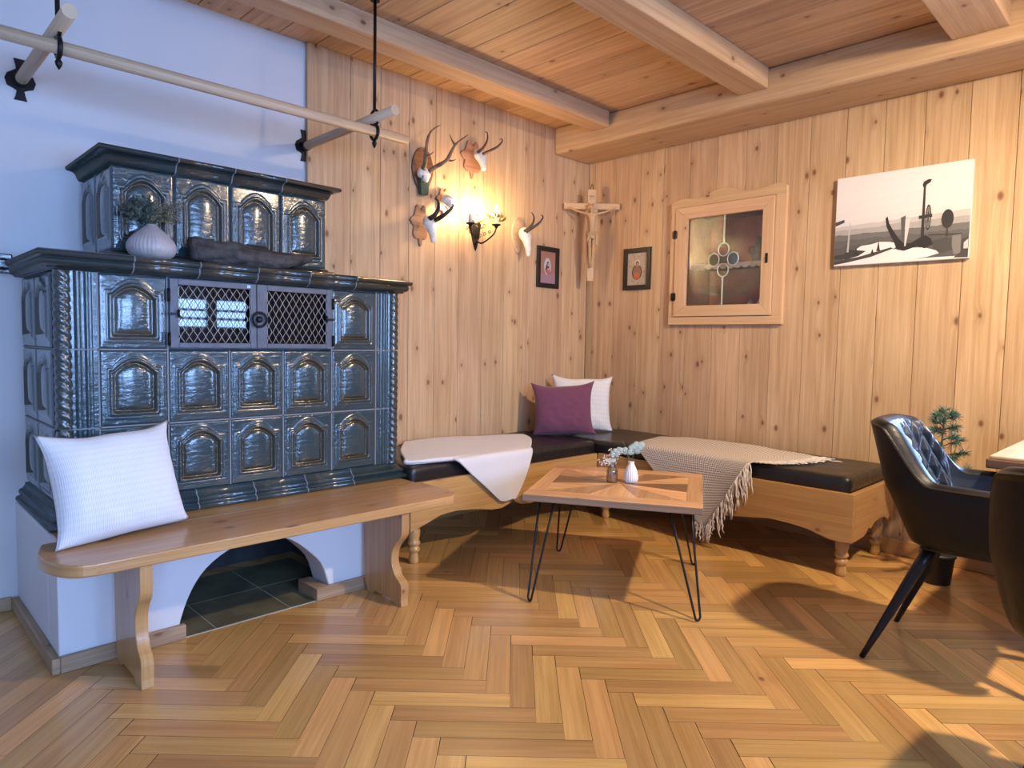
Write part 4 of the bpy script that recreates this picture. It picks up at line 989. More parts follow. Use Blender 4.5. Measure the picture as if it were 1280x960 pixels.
# carved figure: one skinned body
def skin_body(name, chain, parent, mat, sub=2, root=0):
    """chain: list of (point, radius or (rx,ry), parent index)"""
    off = root_loc(parent); me = bpy.data.meshes.new(name)
    me.from_pydata([tuple(V(p) - off) for p, r, k in chain], [(k, i) for i, (p, r, k) in enumerate(chain) if k is not None], [])
    o = bpy.data.objects.new(name, me); COL.objects.link(o); o.parent = parent; me.materials.append(mat)
    md = o.modifiers.new('skin', 'SKIN'); md.use_smooth_shade = True
    me.skin_vertices.new() if not me.skin_vertices else None
    for i, (p, r, k) in enumerate(chain):
        sv = me.skin_vertices[0].data[i]; sv.radius = r if isinstance(r, tuple) else (r, r); sv.use_root = (i == root)
    s_ = o.modifiers.new('sub', 'SUBSURF'); s_.levels = sub; s_.render_levels = sub; return o
fz = zc
ch = [(cp(.0, fz - .205, .045), (.024, .018), None),            # 0 pelvis
      (cp(.002, fz - .165, .052), (.021, .016), 0), (cp(.004, fz - .115, .056), (.027, .019), 1), (cp(.003, fz - .075, .052), (.031, .018), 2),
      (cp(.0, fz - .048, .050), (.013, .012), 3), (cp(-.004, fz - .030, .060), (.013, .013), 4), (cp(-.010, fz - .012, .066), (.018, .020), 5), (cp(-.011, fz + .006, .064), (.015, .016), 6),
      (cp(-.040, fz - .058, .048), (.012, .011), 3), (cp(-.085, fz - .047, .044), (.0095, .009), 8), (cp(-.13, fz - .030, .040), (.0075, .007), 9), (cp(-.158, fz - .016, .036), (.0065, .005), 10),
      (cp(.040, fz - .058, .048), (.012, .011), 3), (cp(.085, fz - .047, .044), (.0095, .009), 12), (cp(.13, fz - .030, .040), (.0075, .007), 13), (cp(.158, fz - .016, .036), (.0065, .005), 14),
      (cp(-.016, fz - .235, .050), (.016, .016), 0), (cp(-.013, fz - .320, .066), (.0125, .012), 16), (cp(-.008, fz - .395, .046), (.0105, .0105), 17), (cp(-.005, fz - .43, .040), (.008, .008), 18), (cp(-.004, fz - .455, .052), (.009, .006), 19),
      (cp(.016, fz - .235, .050), (.016, .016), 0), (cp(.016, fz - .318, .068), (.0125, .012), 21), (cp(.009, fz - .395, .054), (.0105, .0105), 22), (cp(.005, fz - .428, .050), (.008, .008), 23), (cp(.003, fz - .452, .062), (.009, .006), 24)]
for sx, wi in ((-1, 11), (1, 15)):                              # thumb and four fingers at each hand
    w_ = ch[wi][0]
    for q, (da, dz) in enumerate(((.018, .006), (.020, .001), (.019, -.004), (.016, -.008))):
        ch.append((w_ + er * sx * da * .55 + ez * dz + en * .001, .0024, wi)); ch.append((w_ + er * sx * da + ez * dz * 1.2 + en * .006, .0019, len(ch) - 1))
    ch.append((w_ + er * sx * .004 + ez * .010 + en * .004, .0024, wi))
skin_body('carved_figure', ch, CR, M['carved'])
m = MB()                                                        # loincloth: wrapped band with knot and tail
for k in range(5):
    z = fz - .195 - k * .011; n = 24
    m.tube([cp(.032 * math.cos(t) * (1 - .02 * k), z + .006 * math.sin(t * 2 + k), .047 + .024 * math.sin(t)) for t in [2 * PI * q / n for q in range(n + 1)]], .0078, 7, caps=False)
m.tube([cp(.030, fz - .205, .062), cp(.036, fz - .235, .066), cp(.034, fz - .275, .062), cp(.038, fz - .30, .058)], [.010, .009, .008, .003], 8); m.tube([cp(-.020, fz - .215, .072), cp(-.032, fz - .25, .070), cp(-.036, fz - .272, .064)], [.006, .007, .003], 8)
m.build('loincloth', M['carved'], CR)
m = MB()                                                        # hair and crown
hc = cp(-.0105, fz - .006, .063)
n = 20; m.tube([hc + er * .0185 * math.cos(t) + en * .020 * math.sin(t) + ez * (.012 + .003 * math.sin(5 * t)) for t in [2 * PI * q / n for q in range(n + 1)]], .0042, 6, caps=False)
for a in (-1, 1): m.tube([hc + er * a * .015 + ez * .008, hc + er * a * .018 - ez * .012 + en * .002, hc + er * a * .016 - ez * .03], [.006, .0065, .003], 7)
m.tube([hc + en * .018 - ez * .012, hc + en * .020 - ez * .024], [.006, .002], 6)
m.tube([hc + en * .020 + ez * .002, hc + en * .0235 - ez * .005], [.0022, .003], 6)
m.build('hair_and_crown', M['carved'], CR)

# ================================================================== SMALL FRAMED DEVOTIONAL PRINTS
def flat(name, col, rough=.6): 
    if name not in M: M[name] = plain(name, col, rough)
    return M[name]
def framed(label, org, ex, en, w, h, paint):
    """org = bottom middle on the wall"""
    org, ex, en = V(org), V(ex), V(en); t = thing('framed_print', label, 'picture', org)
    fw_, d = .034, .016; m = MB()
    for a0, a1, b0, b1 in ((-w / 2, -w / 2 + fw_, 0, h), (w / 2 - fw_, w / 2, 0, h), (-w / 2 + fw_, w / 2 - fw_, 0, fw_), (-w / 2 + fw_, w / 2 - fw_, h - fw_, h)):
        m.prism([(a0, b0), (a1, b0), (a1, b1), (a0, b1)], org + en * .0006, ex, ez, en, d)
    m.build('frame', M['frame_black'], t, bevel=.003)
    m = MB(); mats = []; lay = [0]
    def poly(pts, mat):
        if mat not in mats: mats.append(mat)
        lay[0] += 1; o = len(m.v); m.v += [org + ex * a + ez * b + en * (.0045 + .00012 * lay[0]) for a, b in pts]
        ar = sum(pts[i][0] * pts[(i + 1) % len(pts)][1] - pts[(i + 1) % len(pts)][0] * pts[i][1] for i in range(len(pts)))
        idx = list(range(o, o + len(pts)))
        if (ar > 0) != (ex.cross(ez).dot(en) > 0): idx = idx[::-1]
        m.face(idx, None, mats.index(mat), False)
    iw, ih = w / 2 - fw_ + .002, h - fw_ + .002; paint(poly, iw, fw_ - .002, ih); m.build('print', mats, t); return t
def ell(cx, cz, rx, rz, n=22, a0=0, a1=360): return [(cx + rx * math.cos(math.radians(a0 + (a1 - a0) * k / n)), cz + rz * math.sin(math.radians(a0 + (a1 - a0) * k / n))) for k in range(n + (a1 - a0 < 360))]
def paintA(poly, iw, z0, z1):
    h = z1 - z0; poly([(-iw, z0), (iw, z0), (iw, z1), (-iw, z1)], flat('print_terracotta', (.36, .17, .12)))
    poly([(-iw, z0), (iw, z0), (iw, z0 + .33 * h), (-iw, z0 + .27 * h)], flat('print_mauve', (.33, .20, .24)))
    poly(ell(-.002, z0 + .53 * h, .036, .062), flat('print_pale_halo', (.50, .52, .55)))
    poly([(-.028, z0 + .40 * h), (-.006, z0 + .66 * h), (.008, z0 + .70 * h), (.018, z0 + .60 * h), (.016, z0 + .45 * h)], flat('print_dark_veil', (.03, .035, .045)))
    poly(ell(.006, z0 + .585 * h, .009, .013), flat('print_skin', (.52, .34, .26)))
    poly([(-.024, z0 + .38 * h), (.0, z0 + .50 * h), (.02, z0 + .47 * h), (.026, z0 + .30 * h), (.004, z0 + .26 * h)], flat('print_rose', (.42, .12, .13)))
    poly(ell(.008, z0 + .45 * h, .007, .007), M['print_skin'])
def paintB(poly, iw, z0, z1):
    h = z1 - z0; poly([(-iw, z0), (iw, z0), (iw, z1), (-iw, z1)], flat('print_parchment', (.45, .36, .27)))
    rr = random.Random(3)
    for k in range(46):
        a = rr.uniform(-iw * .92, iw * .92); b = rr.uniform(z0 + .03 * h, z1 - .03 * h)
        if abs(a) < .045 and z0 + .2 * h < b < z0 + .72 * h: continue
        poly(ell(a, b, rr.uniform(.003, .007), rr.uniform(.003, .006), 8), flat(rr.choice(['print_red_flower', 'print_sage', 'print_cream']), {'x': 1}.get('', (.4, .1, .05))))
    poly(ell(0, z0 + .40 * h, .043, .055), flat('print_dark_oval', (.035, .035, .03)))
    poly(ell(0, z0 + .40 * h, .036, .047), flat('print_umber', (.26, .15, .09)))
    poly(ell(0, z0 + .29 * h, .028, .025), flat('print_red_robe', (.48, .13, .05)))
    poly(ell(.004, z0 + .68 * h, .024, .024), flat('print_cream', (.6, .55, .44))); poly(ell(.003, z0 + .66 * h, .014, .017), M['print_dark_oval']); poly(ell(.004, z0 + .65 * h, .008, .010), M['print_skin'])
flat('print_red_flower', (.42, .10, .06)); flat('print_sage', (.25, .27, .22)); flat('print_cream', (.6, .55, .44))
framed('small black framed print of a veiled figure on the back wall, left of the crucifix', (3.69, YB, 1.543), (1, 0, 0), (0, -1, 0), .236, .298, paintA)
framed('small black framed print of an oval emblem on the right wall, beside the crucifix', (XR, 2.908, 1.541), (0, -1, 0), (-1, 0, 0), .238, .302, paintB)

# ================================================================== CANVAS PHOTOGRAPH
cy0, cy1, cz0, cz1 = 1.518, .853, 1.617, 2.118                    # left, right, bottom, top
CV = thing('canvas_print', 'black and white canvas photo of a snowy summit lift on the right wall', 'picture', (XR, (cy0 + cy1) / 2, cz0))
m = MB(); m.box((XR - .028, cy1, cz0), (XR + .001, cy0, cz1)); m.build('canvas', flat('canvas_side', (.66, .64, .62)), CV, bevel=.002)
m = MB(); mats = []; lay = [0]; CW, CHh = cy0 - cy1, cz1 - cz0
GR = lambda g: flat('photo_grey_%d' % int(g * 100), (g, g * .97, g * .96), .7)
def poly(pts, g):
    mat = GR(g)
    if mat not in mats: mats.append(mat)
    lay[0] += 1; o = len(m.v); m.v += [V((XR - .0282 - .00004 * lay[0], cy0 - a * CW, cz1 - b * CHh)) for a, b in pts]
    ar = sum(pts[i][0] * pts[(i + 1) % len(pts)][1] - pts[(i + 1) % len(pts)][0] * pts[i][1] for i in range(len(pts)))
    idx = list(range(o, o + len(pts))); m.face(idx[::-1] if ar > 0 else idx, None, mats.index(mat), False)
def px(pts): return pts
poly([(.003, .004), (.997, .004), (.997, .996), (.003, .996)], .76)
for k, g in enumerate((.74, .72, .69)): poly([(.003, .30 + .1 * k), (.997, .22 + .1 * k), (.997, .8), (.003, .8)], g)
rr = random.Random(9)
def ridge(y0, y1, amp, g, bot=.97, n=40):
    up = [(.003 + .994 * k / n, y0 + (y1 - y0) * k / n + amp * (noise.noise(V((k * .35, y0 * 9, g * 7))) + .5 * noise.noise(V((k * .9, y0 * 5, 2))))) for k in range(n + 1)]
    poly(up + [(.997, bot), (.003, bot)], g)
ridge(.56, .50, .015, .52); ridge(.60, .56, .014, .38); ridge(.655, .635, .012, .16); ridge(.71, .70, .02, .12); ridge(.79, .74, .03, .10)
poly([(.17, .83), (.22, .79), (.30, .78), (.36, .76), (.44, .77), (.52, .80), (.46, .86), (.30, .92), (.16, .97), (.14, .92)], .82)
poly([(.06, .95), (.10, .90), (.22, .93), (.34, .87), (.42, .86), (.52, .85), (.60, .85), (.70, .86), (.78, .90), (.80, .93), (.72, .96), (.5, .985), (.1, .99)], .80)
poly([(.003, .88), (.08, .87), (.12, .82), (.22, .84), (.26, .85), (.20, .90), (.10, .93), (.003, .92)], .05)
poly([(.08, .93), (.2, .91), (.33, .87), (.45, .83), (.47, .845), (.30, .92), (.12, .965), (.003, .985), (.003, .955)], .06)
for a, b, h in ((.18, .88, .10), (.355, .85, .11), (.31, .88, .05), (.77, .86, .08)): poly([(a - .012, b), (a, b - h), (a + .012, b)], .035); poly([(a - .016, b + .01), (a, b - h * .6), (a + .016, b + .01)], .035)
poly([(.105, .85), (.118, .52), (.126, .52), (.120, .85)], .5)
poly([(.003, .50), (.075, .475), (.075, .51), (.003, .545)], .07)
poly([(.40, .51), (.415, .49), (.43, .57), (.46, .645), (.50, .73), (.545, .80), (.60, .80), (.66, .75), (.70, .73), (.70, .79), (.62, .85), (.55, .88), (.495, .86), (.47, .77), (.44, .69), (.41, .60)], .025)
poly([(.515, .52), (.55, .50), (.545, .76), (.53, .76)], .10); poly([(.55, .545), (.585, .53), (.58, .62), (.56, .83), (.55, .83)], .62)
poly([(.665, .82), (.670, .18), (.684, .18), (.690, .82)], .03); poly([(.66, .195), (.668, .165), (.70, .145), (.724, .150), (.715, .18), (.69, .20), (.684, .225), (.666, .225)], .03)
poly(ell(.712, .545, .021, .135), .03); poly(ell(.712, .545, .014, .115), .33); 
for t in range(0, 180, 30):
    c_, s_ = math.cos(math.radians(t)), math.sin(math.radians(t)); poly([(.712 - .014 * c_ - .0015, .545 - .115 * s_), (.712 + .014 * c_ - .0015, .545 + .115 * s_), (.712 + .014 * c_ + .0015, .545 + .115 * s_), (.712 - .014 * c_ + .0015, .545 - .115 * s_)], .04)
poly(ell(.712, .545, .004, .03), .03); poly([(.645, .52), (.74, .51), (.74, .545), (.645, .555)], .03)
poly([(.63, .83), (.66, .76), (.70, .73), (.74, .77), (.755, .83), (.70, .87)], .025)
poly(ell(.847, .58, .042, .098), .03); poly([(.842, .67), (.853, .67), (.858, .76), (.838, .76)], .05)
poly([(.72, .725), (.95, .74), (.95, .755), (.72, .738)], .05); poly([(.75, .80), (.84, .77), (.90, .79), (.90, .90), (.82, .93), (.76, .88)], .07); poly([(.885, .76), (.945, .75), (.945, .95), (.90, .95), (.885, .86)], .20)
poly([(.95, .80), (.997, .78), (.997, .99), (.9, .985), (.95, .93)], .06); poly([(.965, .84), (.994, .80), (.994, .90), (.965, .90)], .55)
m.build('photo', mats, CV)

# ================================================================== BUILT-IN WALL CUPBOARD
KY0, KY1, KZ0, KZ1 = 1.812, 2.618, 1.284, 2.085                   # right, left, bottom; scalloped top rail above
KC = thing('wall_cupboard', 'pale pine cupboard set in the right wall with scalloped top and glazed door', 'cupboard', (XR, 2.21, KZ0))
ew = V((0, -1, 0)); en_ = V((-1, 0, 0)); ko = V((XR - .0006, KY1, 0)); KW = KY1 - KY0
m = MB()
def kp(mb, pts, d, t, **k): mb.prism(pts, ko + en_ * d, ew, ez, en_, t, **k)
dl, dr_, db, dt = .042, KW - .068, 1.340, 2.078                   # door edges
kp(m, [(0, KZ0), (KW, KZ0), (KW, db - .003), (0, db - .003)], 0, .030); kp(m, [(0, db - .003), (dl - .002, db - .003), (dl - .002, KZ1), (0, KZ1)], 0, .030, grain=1); kp(m, [(dr_ + .002, db - .003), (KW, db - .003), (KW, KZ1), (dr_ + .002, KZ1)], 0, .030, grain=1)
crest = bez2([(0, 2.118), (.03, 2.128), (.10, 2.140), (.17, 2.132), (.23, 2.136), (.285, 2.150), (.33, 2.165), (.40, 2.174), (.46, 2.164), (.51, 2.136), (.56, 2.132), (.62, 2.130), (.67, 2.138), (.73, 2.148), (.78, 2.146), (KW, 2.128)], 60)
kp(m, [(0, dt + .003), (KW, dt + .003)] + crest[::-1], 0, .030)
kp(m, [(0, dt - .0), (dl - .002, dt), (dl - .002, dt + .0035), (0, dt + .0035)], 0, .030)
m.build('frame', M['cabinet'], KC, bevel=.0025)
DR = MB(); gl, gr_, gb, gt = .132, KW - .142, 1.412, 1.998
for pts, g in (([(dl, db), (dr_, db), (gr_, gb), (gl, gb)], 0), ([(dl, dt), (gl, gt), (gr_, gt), (dr_, dt)], 0), ([(dl, db), (gl, gb), (gl, gt), (dl, dt)], 1), ([(dr_, db), (dr_, dt), (gr_, gt), (gr_, gb)], 1)): kp(DR, pts, .012, .028, grain=g)
KD = DR.build('door', M['cabinet'], KC, bevel=.003)
m = MB(); kp(m, [(gl - .008, gb - .008), (gr_ + .008, gb - .008), (gr_ + .008, gt + .008), (gl - .008, gt + .008)], .016, .003); m.build('glass_pane', M['antique_glass'], KD)
gx, gz = (gl + gr_) / 2, 1.706; m = MB()
m.box((XR - .0245, KY1 - gx - .004, gz + .105), (XR - .0185, KY1 - gx + .004, gt)); m.box((XR - .0245, KY1 - gx - .004, gb), (XR - .0185, KY1 - gx + .004, gz - .105))
rg = [2 * PI * k / 28 for k in range(29)]; circ = ((0, .068), (-.068, .004), (.068, .004), (0, -.066))
for a, b in circ: m.tube([ko + ew * (gx + a + .038 * math.sin(t)) + ez * (gz + b + .042 * math.cos(t)) + en_ * .0215 for t in rg], .0035, 6, caps=False)
m.build('lead_came', M['lead'], KD)
m = MB(); kp(m, ell(gx - .068, gz + .004, .036, .040), .0195, .0025); kp(m, ell(gx + .068, gz + .004, .036, .040), .0195, .0025); kp(m, [(gx - .03, gz - .02), (gx + .03, gz - .02), (gx + .03, gz + .022), (gx - .03, gz + .022)], .0195, .0022); m.build('green_glass', M['green_glass'], KD)
for z in (1.90, 1.475):
    m = MB(); kp(m, [(.022, z - .022), (.034, z - .03), (.040, z - .018), (.050, z - .03), (.060, z - .02), (.060, z + .02), (.050, z + .03), (.040, z + .018), (.034, z + .03), (.022, z + .022)], .0405, .0025); m.tube([ko + ew * .041 + ez * (z - .028) + en_ * .043, ko + ew * .041 + ez * (z + .028) + en_ * .043], .004, 8); m.build('hinge', M['iron'], KD)
m = MB(); kp(m, [(gr_ + .028, 1.665), (gr_ + .044, 1.665), (gr_ + .044, 1.725), (gr_ + .028, 1.725)], .0405, .003); m.tube([ko + ew * (gr_ + .036) + ez * 1.695 + en_ * .043, ko + ew * (gr_ + .036) + ez * 1.695 + en_ * .055], .006, 8); m.build('lock', M['iron'], KD)
m = MB(); bx0, bx1, by0, by1, bz0, bz1 = XR + .002, XR + .30, 1.899, 2.496, 1.378, 2.042
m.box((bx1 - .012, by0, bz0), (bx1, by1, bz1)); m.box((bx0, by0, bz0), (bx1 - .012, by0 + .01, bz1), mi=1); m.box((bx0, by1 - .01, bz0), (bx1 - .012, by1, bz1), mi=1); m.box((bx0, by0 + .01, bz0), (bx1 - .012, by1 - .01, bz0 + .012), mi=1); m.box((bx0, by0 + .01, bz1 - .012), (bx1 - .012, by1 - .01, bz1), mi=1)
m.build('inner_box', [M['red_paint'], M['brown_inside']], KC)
m = MB(); m.box((bx0 + .03, by0 + .0105, 1.672), (bx1 - .013, by1 - .0105, 1.688)); m.build('shelf', M['brown_inside'], KC)
m = MB(); n = 110
def lc(u, v):
    y = by1 - .012 - (by1 - by0 - .024) * u; s_ = abs(math.sin(PI * 11 * u)) ** .6; return (bx0 + .028 - .002 * math.sin(u * 200) * v, y, 1.692 - v * (.022 + .016 * s_))
m.grid(lc, n, 6, uvs=(.6, .05)); m.build('lace_edging', M['lace'], KC, solid=.0015)
for (y, z, h, r, mat, lab) in ((2.075, 1.3905, .058, .020, 'ceramic', 'small white egg-shaped pot inside the wall cupboard, left of its twin'), (2.012, 1.3905, .062, .019, 'ceramic', 'small white pot with pointed lid inside the wall cupboard, by the right edge')):
    m = MB(); m.lathe([(r * .6, 0), (r, h * .25), (r * 1.02, h * .5), (r * .7, h * .78), (r * .25, h * .92), (r * .2, h), (.0005, h * 1.06)], (XR + .09, y, z), 18); o = m.build('small_pot', M[mat]); tag(rebase(o, (XR + .09, y, z)), lab, 'pot')
m = MB(); m.lathe([(.03, 0), (.04, .02), (.042, .06), (.034, .10), (.022, .13), (.02, .16), (.026, .172), (.022, .172)], (XR + .15, 2.06, 1.6882), 22); hd = MB()
m.tube(spline([(XR + .15, 2.10, 1.80), (XR + .15, 2.125, 1.80), (XR + .15, 2.125, 1.765), (XR + .15, 2.101, 1.75)], 10), .005, 7); o = m.build('jug', M['horn_black']); tag(rebase(o, (XR + .15, 2.06, 1.6882)), 'dark jug on the shelf inside the glazed wall cupboard', 'jug')

# ================================================================== HUNTING TROPHIES ON THE BACK WALL
def T(px_, py_, y): return U(px_, py_, 1, y)
def shield(name, c, w, h, mat, parent, t=.018, tilt=0, leafy=False):
    m = MB(); pts = []
    n = 40
    for k in range(n):
        th = 2 * PI * k / n; r = 1
        if leafy: r = 1 + .16 * math.sin(th * 7) + .06 * math.sin(th * 11)
        z = math.sin(th); pts.append((w / 2 * math.cos(th) * r * (1 - .25 * (z < 0) * abs(z)), h / 2 * z * r))
    m.prism(pts, (c[0], YB + .001, c[2]), (1, 0, 0), (0, 0, 1), (0, -1, 0), t, sm=False); return m.build(name, mat, parent, bevel=.005)
def skull(parent, c, w, h, d, nose=1.0, tilt=.3):
    """short skull cap with brow, eye rims and nose bone, pointing down and out from the wall"""
    c = V(c); f = V((0, -1, -.35)).normalized()
    L = [(c, (w * .42, d * .5), None), (c + V((0, -d * .3, h * .10)), (w * .5, d * .5), 0), (c + V((0, -d * .55, -h * .18)), (w * .40, d * .40), 1), (c + V((0, -d * .75, -h * .45 * nose)), (w * .26, d * .28), 2), (c + V((0, -d * .80, -h * .78 * nose)), (w * .17, d * .2), 3),
         (c + V((-w * .46, -d * .42, -h * .08)), (w * .14, w * .14), 1), (c + V((w * .46, -d * .42, -h * .08)), (w * .14, w * .14), 1), (c + V((-w * .2, -d * .35, h * .34)), (w * .16, w * .16), 1), (c + V((w * .2, -d * .35, h * .34)), (w * .16, w * .16), 1)]
    return skin_body('skull', L, parent, M['bone'])
def horns(name, parent, chains, mat, r0, tines=()):
    for ch_ in chains:
        pts = spline(ch_, 26); m = MB(); n = len(pts); m.tube(pts, [r0 * (1 - .86 * (k / (n - 1)) ** 1.3) * (1 + .06 * math.sin(k * 2.3)) for k in range(n)], 10)
        for base, tip, rr_ in [t for t in tines if t[3] == chains.index(ch_)] if False else [(t[0], t[1], t[2]) for t in tines if t[3] == chains.index(ch_)]:
            q = spline([base, V(base).lerp(V(tip), .5) + V((0, 0, -.006)), tip], 8); m.tube(q, [rr_ * (1 - .85 * k / 8) for k in range(9)], 8)
        m.build(name, mat, parent)
# stag
t1 = T(532, 218, 3.33); ST = thing('stag_trophy', 'branched brown antlers with small white skull on a dark shield, leftmost trophy', 'trophy', (t1.x, YB, t1.z))
shield('shield', T(527, 213, YB), .16, .27, M['plaque'], ST)
skull(ST, T(527, 219, 3.34), .085, .13, .06, .5)
m = MB(); c = T(525, 233, YB); m.prism([(-.033, .045), (.036, .045), (.028, -.055), (-.026, -.055)], (c.x, YB - .019, c.z), (1, 0, 0), (0, 0, 1), (0, -1, 0), .03); m.build('green_panel', M['green_paint'], ST, bevel=.004)
s1 = [T(529, 212, 3.31), T(531.5, 203, 3.28), T(532.5, 190, 3.25), T(534.5, 174, 3.23), T(540, 163, 3.23), T(551, 156, 3.25)]
s2 = [T(536, 215, 3.31), T(545, 208.5, 3.26), T(558, 201, 3.20), T(563, 192, 3.18), T(569, 181, 3.18), T(577, 174.5, 3.19), T(585, 168.5, 3.21)]
horns('antler', ST, [s1, s2], M['antler'], .0155, [(T(533, 194.5, 3.25), T(542.5, 189.5, 3.19), .008, 0), (T(560, 200, 3.20), T(570, 199.3, 3.13), .008, 1), (T(568.5, 181, 3.18), T(562, 167.5, 3.20), .008, 1)])
# four smaller trophies with hooked chamois horns
def chamois(label, pl, pw, ph, sk, h1, h2, mat, hm, r0=.011, sh=.11, nose=1.0, leafy=True, skm=None):
    c = T(*sk); t = thing('chamois_trophy', label, 'trophy', (c.x, YB, c.z))
    shield('shield', T(pl[0], pl[1], YB), pw, ph, mat, t, leafy=leafy); skull(t, c, .084, sh, .08, nose)
    horns('horn', t, [[T(*p) for p in h1], [T(*p) for p in h2]], hm, r0); return t
M['plaque_light'] = wood('carved_walnut_plaque', (.40, .21, .12), (.22, .10, .055), rough=.4, knots=0)
M['plaque_pale'] = wood('carved_maple_plaque', (.62, .45, .28), (.45, .3, .17), rough=.5, knots=0)
M['horn_brown'] = plain('brown_horn', (.085, .035, .018), .35, noise_amt=.4, nscale=60, bump=.3, bscale=120)
chamois('white skull with thin dark brown hooked horns, topmost trophy above the wall lamp', (589, 199), .17, .21, (596.5, 196, 3.335),
        [(597, 191, 3.29), (603, 185.5, 3.26), (607, 180, 3.24), (609.5, 173, 3.22), (609, 166, 3.22), (606, 164.5, 3.23)], [(603, 193, 3.28), (612, 188.5, 3.23), (621, 184, 3.20), (627, 178, 3.18), (627.5, 174, 3.18), (624, 174.3, 3.19)], M['plaque_light'], M['horn_brown'], .0095, .13)
chamois('white skull with thick black hooked horns, lowest trophy left of the wall lamp', (524, 281), .13, .22, (533.5, 281, 3.335),
        [(537, 273.5, 3.29), (543, 269, 3.26), (547.5, 262, 3.24), (548.5, 254.5, 3.22), (546.5, 249.5, 3.22), (543, 248.8, 3.23)], [(544, 275, 3.28), (551, 271.5, 3.24), (558, 266.5, 3.21), (564, 261, 3.19), (567, 256.5, 3.18), (565, 255.5, 3.19)], M['plaque_light'], M['horn_black'], .0155, .15)
chamois('pale skull and oval plaque with slim curved horns, right of the wall lamp', (646, 294), .12, .25, (652.5, 296, 3.335),
        [(655, 289, 3.29), (661, 285, 3.26), (666, 279, 3.24), (667.5, 272, 3.22), (665.5, 267, 3.22), (663.5, 265.5, 3.23)], [(657.5, 290, 3.28), (666, 284.5, 3.24), (674, 278.5, 3.21), (678.3, 272.5, 3.19), (678, 269.5, 3.18), (675.5, 268.5, 3.19)], M['plaque_pale'], M['horn_black'], .0105, .17, 1.1, False)
chamois('tiny carved brown trophy with short pale horns, between stag antlers and wall lamp', (553, 252), .10, .15, (556, 251, 3.345),
        [(556, 247.5, 3.32), (561, 246.5, 3.29), (565.5, 247.5, 3.27), (567, 250, 3.26), (570, 249.3, 3.25)], [(557, 258, 3.32), (561, 263, 3.29), (564.5, 265.5, 3.27), (566.5, 267.5, 3.26), (568, 265.5, 3.25)], M['plaque_light'], M['bone'], .007, .07)

# ================================================================== WALL LAMP
LY = 3.235
lb = T(590, 296, YB); WL = thing('wall_lamp', 'wrought iron wall lamp with two lit candle bulbs among the antlers', 'lamp', (lb.x + .05, YB, lb.z))
m = MB(); c = T(594, 290, YB)
m.prism([(-.055, .075), (-.035, .085), (0, .055), (.03, .075), (.045, .05), (.03, -.03), (.012, -.10), (0, -.125), (-.012, -.10), (-.035, -.03), (-.06, .03)], (c.x, YB - .0006, c.z), (1, 0, 0), (0, 0, 1), (0, -1, 0), .008); m.build('back_plate', M['iron'], WL, bevel=.002)
cand = [T(588, 279, LY), T(620.5, 281, LY)]; SCB = []
mid = T(603, 293, YB - .02)
for k, b in enumerate(cand):
    m = MB()
    m.tube(spline([(c.x, YB - .006, c.z - .05), (c.x + (b.x - c.x) * .3, YB - .05, c.z - .075), (c.x + (b.x - c.x) * .8, LY + .02, b.z - .065), (b.x, LY, b.z - .022)], 20), [.0065 - .0001 * q for q in range(21)], 8)
    for q in range(3):                                            # scrolls
        o_ = V((c.x + (b.x - c.x) * (.25 + .3 * q), YB - .03 - .03 * q, c.z - .03 + .012 * q)); rr = .020 - .003 * q
        m.tube([o_ + V((rr * (1 - t / 9) * math.cos(t) , 0, rr * (1 - t / 9) * math.sin(t))) for t in [q2 * .4 for q2 in range(20)]], .0022, 6)
    m.lathe([(.004, -.024), (.010, -.018), (.012, -.010), (.027, -.004), (.030, .002), (.026, .003), (.012, .0)], tuple(b), 18)
    m.build('arm', M['iron'], WL)
    m = MB(); hh = .075 if k == 0 else .068; m.lathe([(.0125, .001), (.0125, hh), (.009, hh + .003)], tuple(b), 16); m.build('candle_sleeve', M['candle'], WL)
    m = MB(); m.lathe([(.007, hh + .0035), (.0125, hh + .014), (.0135, hh + .024), (.010, hh + .038), (.004, hh + .052), (.001, hh + .060)], tuple(b), 16); m.build('bulb', M['bulb'], WL)
    SCB.append(V((b.x, b.y, b.z + hh + .026)))
m = MB(); r_ = random.Random(12)
for k in range(16):                                               # curled metal leaves round the right candle
    a = 2 * PI * k / 16; p = cand[1] + V((.0, 0, .01)); d = V((math.cos(a), .35 * math.sin(a) + .1, .55 + .6 * r_.random())).normalized(); leaf(m, p + d * r_.uniform(.03, .05), d, (0, -1, .2), r_.uniform(.03, .055), .009)
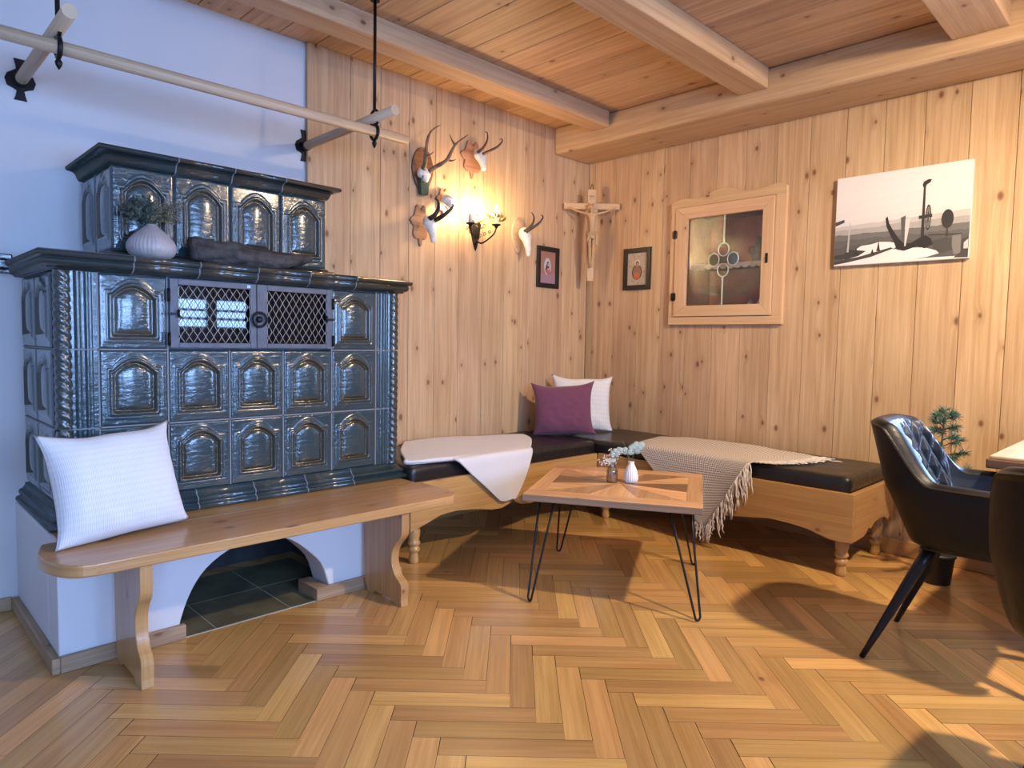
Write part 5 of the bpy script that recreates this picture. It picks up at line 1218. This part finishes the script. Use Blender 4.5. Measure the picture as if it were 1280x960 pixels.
for k in range(10):
    p = cand[0].lerp(cand[1], .25 + .05 * k) + V((0, .02, r_.uniform(-.03, .05))); d = V((r_.uniform(-1, 1), -.2, r_.uniform(-.2, 1))).normalized(); leaf(m, p, d, (0, -1, .2), .03, .006)
q = cand[1] + V((.035, .02, .03)); leaf(m, q, (1, .1, .35), (0, -1, .3), .085, .013)
m.build('leaf_ornament', M['brass'], WL, solid=.0008)
# ================================================================== LIGHT
sc = bpy.context.scene
wd = bpy.data.worlds.new('sky'); sc.world = wd; wd.use_nodes = True
bg = wd.node_tree.nodes['Background']; bg.inputs[0].default_value = (.30, .52, 1.0, 1); bg.inputs[1].default_value = 27.0
def light(name, typ, loc, energy, col, **kw):
    d = bpy.data.lights.new(name, typ); d.energy = energy; d.color = col
    for k, v in kw.items(): setattr(d, k, v)
    o = bpy.data.objects.new(name, d); COL.objects.link(o); o.location = loc; return o
for i, (a, b, z0, z1) in enumerate(WIN):
    p = light('window_daylight', 'AREA', ((a + b) / 2, YF - .31, (z0 + z1) / 2), 1, (1, 1, 1), shape='RECTANGLE', size=b - a, size_y=z1 - z0)
    p.rotation_euler = (-PI / 2, 0, PI); p.data.cycles.is_portal = True
p = light('window_daylight', 'AREA', (XR + .43, (RW[0] + RW[1]) / 2, (RW[2] + RW[3]) / 2), 1, (1, 1, 1), shape='RECTANGLE', size=RW[3] - RW[2], size_y=RW[1] - RW[0])
p.rotation_euler = (0, PI / 2, 0); p.data.cycles.is_portal = True
lp = light('ceiling_spot_lamp', 'SPOT', (2.75, -.15, 2.5), 260, (1, .76, .50), shadow_soft_size=.05, spot_size=math.radians(150), spot_blend=1.0)
lp.rotation_euler = V((.65, 1.45, -2.1)).to_track_quat('-Z', 'Y').to_euler()
vs = sc.view_settings; vs.view_transform = 'Standard'; vs.look = 'None'; vs.exposure = 0.44; vs.gamma = 1; vs.use_curve_mapping = False
sc.cycles.max_bounces = 8; sc.cycles.transparent_max_bounces = 12; sc.cycles.sample_clamp_indirect = 6
